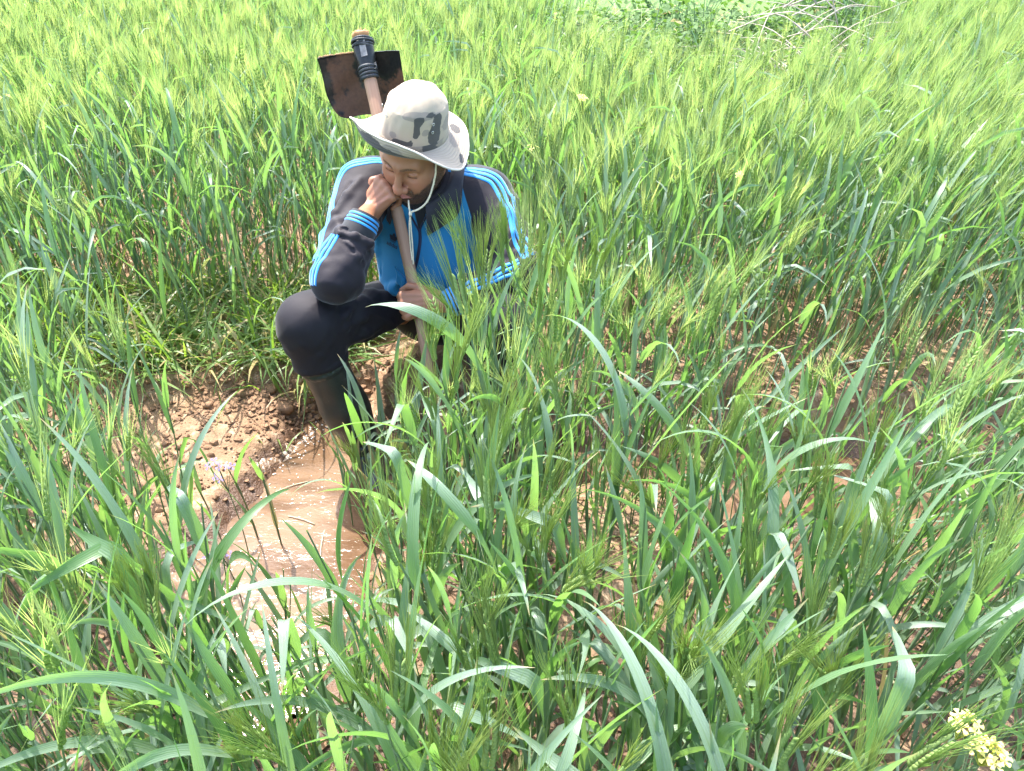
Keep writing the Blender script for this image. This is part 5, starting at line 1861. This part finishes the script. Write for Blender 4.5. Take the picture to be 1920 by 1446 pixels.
    for T in wl:
        d = dict(ear=bool(T['ear']), stalk=join_parts(T['stalk']).mesh('stalk', M_STALK), leaf=[join_parts([q], tint=.25 * j).mesh('leaf', M_LEAF) for j, q in enumerate(T['leaf'])])
        if T['ear']:
            d['ear_m'] = join_parts(T['ear']).mesh('ear', M_EAR); d['awn_m'] = join_parts(T['awns']).mesh('awns', M_AWN)
        wm.append(d)
    where = ['leftmost', 'second from left', 'third from left', 'fourth from left', 'fifth from left', 'sixth from left', 'seventh from left', 'eighth from left', 'rightmost']
    for k, (px, py, sc, ro) in enumerate([(-.450, 1.50, .80, .4), (-.425, 1.57, .92, 2.6), (-.405, 1.46, .95, 4.4), (-.385, 1.54, 1.05, 1.5), (-.360, 1.60, 1.0, 5.5), (-.340, 1.50, 1.1, 3.2), (-.315, 1.57, 1.08, .9), (-.290, 1.62, 1.15, 2.2), (-.265, 1.55, 1.2, 4.9)]):
        plant(wm[k % 4], px, py, max(float(ground_z(np.array([px]), np.array([py]))[0]), WATER_Z - .01), ro, sc, (.03, 0), 'short wheat standing in the water before the boots, ' + where[k] + ' of nine', 'short wheat before the boots')

    # -------- tall eared shoots before the man's left arm and knee
    tm = []
    for k in range(5):
        T = make_tiller(rng, h=.70, ear=True, nleaf=3, lod=0, Wmul=.85, Lmul=.85)
        tm.append(dict(ear=True, stalk=join_parts(T['stalk']).mesh('stalk', M_STALK), leaf=[join_parts([q], tint=.25 * j).mesh('leaf', M_LEAF) for j, q in enumerate(T['leaf'])], ear_m=join_parts(T['ear']).mesh('ear', M_EAR), awn_m=join_parts(T['awns']).mesh('awns', M_AWN)))
    num = ['first', 'second', 'third', 'fourth', 'fifth', 'sixth', 'seventh', 'eighth', 'ninth', 'tenth', 'eleventh', 'twelfth', 'thirteenth', 'last']
    for k in range(14):
        px = -.125 + .021 * k; py = (1.42, 1.50, 1.36, 1.46)[k % 4]
        plant(tm[k % 5], px, py, float(ground_z(np.array([px]), np.array([py]))[0]) - .006, rng.uniform(0, 6.283), min(1.12, .93 + .02 * k), rng.normal(0, .03, 2) + (.0, .0), "tall eared wheat before the man's left arm, " + num[k] + ' from the left of fourteen', "tall eared wheat before the man's left arm")

    # -------- the rest of the field
    def field(sel, lib2, name, label, top_ear):
        parts = dict(stalk=[], leaf=[], ear=[], awns=[])
        libs = []
        for T in lib2:
            gs = {}
            for k in ('stalk', 'leaf', 'ear', 'awns'):
                if T[k]:
                    gq = join_parts(T[k])
                    gs[k] = (np.concatenate(gq.v), [np.concatenate(gq.t)] if gq.t else [], [np.concatenate(gq.q)] if gq.q else [], np.concatenate(gq.a['u']), np.concatenate(gq.a['t']), np.concatenate(gq.a['dry']))
            libs.append((gs, bool(T['ear'])))
        le = [q for q in libs if q[1]]; ln = [q for q in libs if not q[1]]
        G = {k: Geo(*WAT) for k in parts}
        for i in sel:
            a, b = pts[i]
            sc = rng.uniform(.88, 1.12)
            ear = rng.random() < top_ear(a, b)
            if lim[i] < 3:
                L = lim[i] - z[i]
                hh = .78 if ear else .72
                if hh * sc > L:
                    sc = L / hh * rng.uniform(.9, 1.05)
                    if sc < .6: ear = False
                    if sc < .38: continue
            gs = (le if ear else ln)[rng.integers(0, len(le) if ear else len(ln))][0]
            ro = rng.uniform(0, 6.283)
            c_, s_ = math.cos(ro), math.sin(ro)
            wind = .05 + .11 * smooth01(a, -.2, 1.6) + .05 * noise3(np.array([[a * 1.3, b * 1.3, 0]]), 6)[0]
            tx, ty = rng.normal(wind, .055), rng.normal(0, .055)
            tint = rng.random()
            for k, (v, ft, fq, u, t, dr) in gs.items():
                w = np.empty_like(v)
                w[:, 0] = (v[:, 0] * c_ - v[:, 1] * s_) + tx * v[:, 2]
                w[:, 1] = (v[:, 0] * s_ + v[:, 1] * c_) + ty * v[:, 2]
                w[:, 2] = v[:, 2]
                w = w * sc + np.array([a, b, z[i] - .006], np.float32)
                G[k].add(w, ft + fq, u=u, t=t, tint=tint, dry=dr)
        g0 = None
        mats = dict(stalk=M_STALK, leaf=M_LEAF, ear=M_EAR, awns=M_AWN)
        allg = Geo(*WAT); idx = []
        for q, k in enumerate(parts):
            if not G[k].v: continue
        # one object, four materials
        tri_n, quad_n = [], []
        for q, k in enumerate(parts):
            gk = G[k]
            if not gk.v: continue
            allg.v += gk.v
            for n_ in WAT: allg.a[n_] += gk.a[n_]
            allg.t += [f + allg.n for f in gk.t]; allg.q += [f + allg.n for f in gk.q]
            tri_n.append((q, sum(len(f) for f in gk.t))); quad_n.append((q, sum(len(f) for f in gk.q)))
            allg.n += gk.n
        me = allg.mesh(name, [mats[k] for k in parts])
        mi = np.concatenate([np.full(n_, q, np.int32) for q, n_ in tri_n] + [np.full(n_, q, np.int32) for q, n_ in quad_n])
        if len(mi) == len(me.polygons):
            me.polygons.foreach_set('material_index', mi)
        o = link(name, me)
        tag(o, label, None, None, 'stuff')
        return o, len(me.polygons)

    rest = np.where(~used)[0]
    def ears(a, b):
        if b < 1.9: return .75 if -.15 < a / b < .35 else .35
        if a > .1: return .90
        return .78 if b > 2.9 else .56
    nearsel = rest[(y[rest] < 2.75)]
    farsel = rest[(y[rest] >= 2.75)]
    lib1 = [make_tiller(rng, h=rng.uniform(.54, .66), ear=k % 2 == 0, nleaf=int(rng.integers(3, 6)), lod=1, Wmul=rng.uniform(.75, 1.05), Lmul=rng.uniform(.85, 1.1)) for k in range(48)]
    lib2 = [make_tiller(rng, h=rng.uniform(.54, .66), ear=k % 2 == 0, nleaf=3 + k % 2, lod=2, Wmul=rng.uniform(.60, .85), Lmul=rng.uniform(.75, .95)) for k in range(48)]
    g1 = (nearsel, lib1); g2 = (farsel, lib2)
    both = []
    o1, n1 = field(nearsel, lib1, 'wheat_field', 'dense field of bearded green wheat round and behind the man', ears)
    o2, n2 = field(farsel, lib2, 'wheat_field_behind', 'far part of the green wheat field, a haze of pale awns', ears)
    pass
# ================================================================ grass, weeds and flowers
M_GRASS = leaf_mat('grass_blade', (.085, .175, .030), (.140, .220, .060), (.25, .45, .04), .42)
M_STRAW = simple_mat('dry_stem', (.50, .42, .29), .8, .2, 60, .25, .4, .001)


def build_grass():
    rng = np.random.default_rng(31)
    blades = []
    for k in range(40):
        L = rng.uniform(.05, .15)
        blades.append(make_leaf(rng, np.zeros(3), 0, R(rng.uniform(20, 80)), L, rng.uniform(.0028, .0060), R(rng.uniform(20, 110)), rng.normal(0, 1), 5, 2, None, rng.normal(0, .6)))
    n = 15000
    x = rng.uniform(-2.2, 2.4, n); y = rng.uniform(.3, 3.0, n)
    d = ditch_d(x, y)
    edge = (x < -.40) & (x > -1.9) & (y > 1.98) & (y < 2.5)
    clump = fbm2(x * 4.2, y * 4.2, 3, 55)
    slope = (x > -1.2) & (x < -.5) & (y > 1.45) & (y < 2.0)
    p = np.where(edge, .95, np.clip(.22 + clump * .8, 0, .8))
    p = np.where(slope, .03, p)
    p = np.where(d < .03, 0, p)
    keep = rng.random(n) < p
    ex = rng.uniform(-2.0, -.40, 5200); ey = rng.uniform(2.06, 2.6, 5200)
    ek = fbm2(ex * 5, ey * 5, 2, 58) > -.25
    x = np.concatenate([x[keep], ex[ek]]); y = np.concatenate([y[keep], ey[ek]])
    z = ground_z(x, y)
    g = Geo(*WAT)
    for a, b, c in zip(x, y, z):
        if ((a + .27) / .30) ** 2 + ((b - 2.08) / .25) ** 2 < 1: continue
        v, f, u, t = blades[rng.integers(0, 40)]
        ro = rng.uniform(0, 6.283); s = rng.uniform(.7, 1.35)
        if -1.9 < a < -.4 and 2.0 < b < 2.6: s *= rng.uniform(1.2, 2.1)
        c_, s_ = math.cos(ro) * s, math.sin(ro) * s
        w = np.stack([v[:, 0] * c_ - v[:, 1] * s_ + a, v[:, 0] * s_ + v[:, 1] * c_ + b, v[:, 2] * s + c - .004], -1)
        g.add(w, f, u=u * .2, t=t * .9, tint=rng.random(), dry=(rng.uniform(.5, 1) if rng.random() < .24 else 0))
    o = link('grass', g.mesh('grass', M_GRASS))
    tag(o, 'short trodden grass and dry blades along the banks', None, None, 'stuff')


def make_stem(g, pts, r, **kw):
    v, f = tube(pts, np.linspace(r, r * .6, len(pts)), 5, False)
    g.add(v, f, **kw)


def flower4(c, nrm, size, rng):
    """Four rounded petals joined at one centre, cupped: verts, tris."""
    nrm = unit(nrm); e1 = unit(np.cross(nrm, rng.normal(0, 1, 3))); e2 = np.cross(nrm, e1)
    P, F = [c], []
    for k in range(4):
        a = k * math.pi / 2 + rng.normal(0, .12)
        d = e1 * math.cos(a) + e2 * math.sin(a); s = -e1 * math.sin(a) + e2 * math.cos(a)
        n = len(P)
        P += [c + d * size * .45 + s * size * .16 + nrm * size * .10, c + d * size * .85 + s * size * .36 + nrm * size * .16, c + d * size * 1.05 + nrm * size * .10, c + d * size * .85 - s * size * .36 + nrm * size * .16, c + d * size * .45 - s * size * .16 + nrm * size * .10]
        F += [(0, n, n + 4), (n, n + 1, n + 3), (n, n + 3, n + 4), (n + 1, n + 2, n + 3)]
    return np.array(P), np.array(F)


def petal_mat(name, c1, c2):
    m = NM(name)
    col = m.mix(m.noise(m.coords(), 90, 3), c1, c2)
    p = m.bsdf(col, .6, .3)
    t = m.n('ShaderNodeBsdfTranslucent'); m.l(col, t.inputs[0])
    mx = m.n('ShaderNodeMixShader'); mx.inputs[0].default_value = .4
    m.l(p, mx.inputs[1]); m.l(t.outputs[0], mx.inputs[2])
    return m.done(mx.outputs[0])


def build_flowers():
    rng = np.random.default_rng(8)
    yel = petal_mat('yellow_petal', (.82, .74, .16), (.90, .86, .42))
    budm = simple_mat('mustard_bud', (.42, .44, .06), .6, .3, 90, .2, .2, .001)
    vio = petal_mat('violet_petal', (.36, .27, .58), (.52, .45, .68))

    def mustard(x, y, ztop, label, nfl, size, group=None, big=False):
        z0 = float(ground_z(np.array([x]), np.array([y]))[0])
        root = bpy.data.objects.new('mustard_plant', None); COL.objects.link(root)
        root.location = (x, y, z0)
        tag(root, label, 'wild flower', group)
        H = ztop - z0
        g = Geo(*WAT)
        lean = rng.normal(0, .04, 2) * (0 if big else 1)
        st = spline(np.array([(0, 0, 0), (lean[0] * .4, lean[1] * .5, H * .5), (lean[0], lean[1], H)]), 12)
        make_stem(g, st, .0022 if big else .0030, tint=.2)
        tops = [st[-1]]
        if big:
            b0 = st[8]
            for q in range(2):
                az = rng.uniform(0, 6.28)
                br = np.array([b0, b0 + V3(math.cos(az) * .025, math.sin(az) * .025, .06), b0 + V3(math.cos(az) * .04, math.sin(az) * .04, .10)])
                make_stem(g, spline(br, 6), .0012, tint=.4)
            for q in range(12):      # thin seed pods up the stem
                a = rng.uniform(0, 6.28); p0 = st[rng.integers(5, 11)]
                make_stem(g, np.array([p0, p0 + V3(math.cos(a) * .018, math.sin(a) * .018, .010), p0 + V3(math.cos(a) * .040, math.sin(a) * .040, .032)]), .0009, tint=.8)
        link('stem', g.mesh('stem', M_STALK), root)
        for q in range(3):
            lf = make_leaf(rng, st[2 + q * 2], rng.uniform(0, 6.28), R(40), .09, .022, R(60), .3, 7, 3)
            link('leaf', join_parts([lf], tint=.1).mesh('leaf', M_LEAF), root)
        gb = Geo()
        for q in range(nfl):
            a = rng.uniform(0, 6.28); rr = size * (.35 + .75 * math.sqrt(rng.random()))
            c = st[-1] + V3(math.cos(a) * rr, math.sin(a) * rr, rng.uniform(-.4, .35) * size - .3 * rr)
            pv, pf = flower4(c, V3(math.cos(a) * .6, math.sin(a) * .6, 1) + rng.normal(0, .2, 3), (.0095 if big else .0085), rng)
            link('flower', mesh_from('flower', pv, pf, yel), root)
            make_stem(gb, np.array([st[-2] + V3(0, 0, .0), c]), .0006)
        bv, bf = ico(1)
        for q in range(nfl // 2):
            gb.add(bv * (.0018, .0018, .0028) + st[-1] + V3(*(rng.normal(0, size * .22, 3))) + V3(0, 0, .004), bf)
        o = link('buds', gb.mesh('buds', budm), root)
        o['kind'] = 'stuff'

    def at_z(u, v, z):
        b = (723 - v) / 1397.0
        t = (z - 1.5) / (-SN + CS * b)
        return (u - 960) / 1397.0 * t, (CS + SN * b) * t
    mustard(*at_z(1815, 1350, .56), .560, 'yellow mustard flower head at the lower right, upper one of the pair', 14, .014, None, True)
    mustard(*at_z(1858, 1402, .53), .530, 'yellow mustard flower head at the lower right, lower and fuller one of the pair', 22, .019, None, True)
    far = [(1133, 178, .86, "yellow mustard flower in the field, right of the hat and highest up the slope", 9), (988, 265, .80, "single yellow flower just right of the man's shoulder", 4),
           (1212, 328, .76, 'small yellow flower, leftmost of the two in the middle of the field on the right', 4), (1393, 322, .78, 'yellow flower, rightmost of the two in the middle of the field on the right', 5),
           (24, 173, .84, 'lone yellow flower in the wheat left of the hoe', 4)]
    for u, v, zt, lab, nf in far:
        b = (723 - v) / 1397.0; a = (u - 960) / 1397.0
        t = (zt - 1.5) / (-SN + CS * b)
        mustard(a * t, (CS + SN * b) * t, zt, lab, nf, .016, 'yellow flowers in the wheat')

    def violet(x, y, ztop, label, spots):
        z0 = max(float(ground_z(np.array([x]), np.array([y]))[0]), WATER_Z)
        root = bpy.data.objects.new('violet_flower', None); COL.objects.link(root)
        root.location = (x, y, z0)
        tag(root, label, 'wild flower')
        H = ztop - z0
        g = Geo(*WAT)
        st = spline(np.array([(0, 0, 0), (.006, 0, H * .5), (-.008, 0, H)]), 10)
        make_stem(g, st, .0017, tint=.5)
        for dx, dz in spots:
            c = st[-1] + V3(dx, rng.normal(0, .008), dz)
            make_stem(g, np.array([st[7], (st[7] + c) / 2 + V3(0, 0, .006), c]), .0008, tint=.5)
            pv, pf = flower4(c, V3(rng.normal(0, .4), -.6, .7), .0100, rng)
            link('flower', mesh_from('flower', pv, pf, vio), root)
        link('stem', g.mesh('stem', M_STALK), root)
    violet(-.680, 1.320, .350, 'pale violet wild flower with four petals, the upper one by the pool edge', [(-.018, .004), (-.004, .012), (.004, -.004), (.028, -.012), (.020, -.004), (-.016, -.040), (-.004, -.046)])
    violet(-.655, 1.170, .225, 'pale violet wild flower, the lower one against the brown pool', [(-.004, .008), (.010, .004), (-.030, -.012), (-.016, -.016), (.020, -.018)])


def build_weeds():
    rng = np.random.default_rng(19)
    # a low leafy bush, a bramble of dry sticks, pale dry grass: beyond the wheat on the right
    lm = leaf_mat('weed_leaf', (.036, .085, .020), (.075, .130, .045), (.11, .24, .03), .32, .62, .15)
    def bush(cx, cy, rx, ry, h, n, size, label, name='weed_bush', dry=.03):
        z0 = .12
        root = bpy.data.objects.new(name, None); COL.objects.link(root); root.location = (cx, cy, z0)
        tag(root, label, 'bush')
        g = Geo(*WAT); gs = Geo(*WAT)
        for k in range(26):
            a = rng.uniform(0, 6.28); rr = math.sqrt(rng.random())
            tip = V3(math.cos(a) * rx * rr, math.sin(a) * ry * rr, h * (1 - .45 * rr * rr) * rng.uniform(.8, 1.05))
            make_stem(gs, spline(np.array([(tip[0] * .3, tip[1] * .3, 0), tip * .55 + V3(0, 0, .05), tip]), 7), .0035, tint=rng.random())
        for k in range(n):
            a = rng.uniform(0, 6.28); rr = math.sqrt(rng.random())
            lump = .75 + .35 * math.sin(a * 3 + cx) * rr
            zz = h * (1 - .5 * rr * rr) * rng.uniform(.35, 1.05) * lump
            p = V3(math.cos(a) * rx * rr, math.sin(a) * ry * rr, zz) + rng.normal(0, .02, 3)
            az = rng.uniform(0, 6.28); L = size * rng.uniform(.6, 1.3)
            d = V3(math.cos(az), math.sin(az), rng.normal(.25, .45)); d = unit(d)
            s = unit(np.cross(d, V3(rng.normal(0, .4), rng.normal(0, .4), 1)))
            up = np.cross(s, d)
            v = np.array([p, p + d * L * .45 + s * L * .30 + up * L * .05, p + d * L, p + d * L * .45 - s * L * .30 + up * L * .05])
            g.add(v, np.array([(0, 1, 2, 3)]), u=0, t=.3, tint=rng.random(), dry=(rng.uniform(.5, 1) if rng.random() < dry else 0))
        link('stems', gs.mesh('stems', M_STALK), root)
        o = link('foliage', g.mesh('foliage', lm, False), root)
        o['kind'] = 'stuff'
    bush(.70, 4.45, .36, .40, .80, 3400, .042, 'leafy green weed bush beyond the wheat, left of the dry bramble sticks')
    bush(1.15, 4.75, .38, .40, .82, 3200, .046, 'darker green weed bush behind the dry bramble sticks')
    bush(1.95, 5.00, .44, .42, .78, 2800, .042, 'sparse green weed bush right of the dry bramble sticks', dry=.10)
    bush(1.10, 4.15, .30, .25, .66, 1500, .040, 'low green weed clump in front of the dry bramble sticks')
    for k, (cx, cy, lab) in enumerate([(.35, 5.6, 'pale green weed bush at the top edge, leftmost of the far bushes'), (1.25, 5.9, 'green weed bush at the top edge, middle one of the far bushes'), (2.35, 6.1, 'green weed bush at the top edge, rightmost of the far bushes')]):
        bush(cx, cy, .65, .6, .72 + .04 * k, 3400, .060, lab)
    root = bpy.data.objects.new('dry_bramble', None); COL.objects.link(root); root.location = (1.52, 4.40, .16)
    tag(root, 'tangle of dry pale bramble sticks at the far edge of the field', 'bush')
    stk = simple_mat('dry_stick', (.48, .40, .33), .85, .2, 40, .3, .4, .002)
    for k in range(46):
        a = rng.uniform(0, 6.28); r0 = rng.uniform(0, .35)
        p0 = V3(math.cos(a) * r0, math.sin(a) * r0 * .6, rng.uniform(.1, .78))
        dr = unit(V3(rng.normal(.2, 1), rng.normal(0, .5), rng.normal(.30, .30)))
        L = rng.uniform(.25, .75)
        pts = spline(np.array([p0, p0 + dr * L * .5 + V3(0, 0, .05), p0 + dr * L + V3(0, 0, -.04)]), 8)
        pts[:, 2] = np.maximum(pts[:, 2], .01)
        v, f = tube(pts, np.linspace(rng.uniform(.0022, .0055), .0012, 8), 5)
        link('stick', mesh_from('stick', v, f, stk), root)
    g = Geo(*WAT)
    bl = [make_leaf(rng, np.zeros(3), 0, R(rng.uniform(60, 88)), rng.uniform(.35, .75), .006, R(rng.uniform(20, 100)), rng.normal(0, 1), 5, 2, None, rng.normal(0, .6)) for _ in range(20)]
    for k in range(9000):
        a = rng.normal(.35, .30) if k % 3 else rng.uniform(0, 2.6); b = rng.normal(4.5, .55) if k % 2 else rng.uniform(3.7, 7.0)
        v, f, u, t = bl[rng.integers(0, 20)]
        ro = rng.uniform(0, 6.283); s = rng.uniform(.7, 1.3); c_, s_ = math.cos(ro) * s, math.sin(ro) * s
        w = np.stack([v[:, 0] * c_ - v[:, 1] * s_ + a, v[:, 0] * s_ + v[:, 1] * c_ + b, v[:, 2] * s + .12], -1)
        g.add(w, f, u=u * .2, t=t * .8, tint=rng.random(), dry=(rng.uniform(.2, .7) if rng.random() < .35 else 0))
    o = link('dry_grass', g.mesh('dry_grass', M_GRASS))
    tag(o, 'pale half-dry grass at the far edge of the wheat', None, None, 'stuff')
    # straws floating on the pool
    for k, (x, y, ro, L, lab) in enumerate([(-.66, 1.66, .5, .10, 'dry straw floating on the pool, nearest the trickle'), (-.52, 1.42, 1.7, .12, 'dry straw floating upright to the shore in the middle of the pool'), (-.60, 1.52, -.35, .09, 'short dry straw floating between the other two')]):
        p = np.array([(-L / 2, 0, .002), (0, .003, .003), (L / 2, -.002, .002)])
        v, f = tube(spline(p, 6), [.0015] * 6, 5)
        o = link('straw', mesh_from('straw', v, f, M_STRAW), None, (x, y, WATER_Z + .001))
        o.rotation_euler = (0, 0, ro)
        tag(o, lab, 'straw', 'straws floating on the pool')
# ================================================================ build
build_ground()
build_clods()
build_wheat()
build_grass()
build_weeds()
man = build_body()
build_clothes(man)
build_hat(man)
build_hoe()
build_flowers()
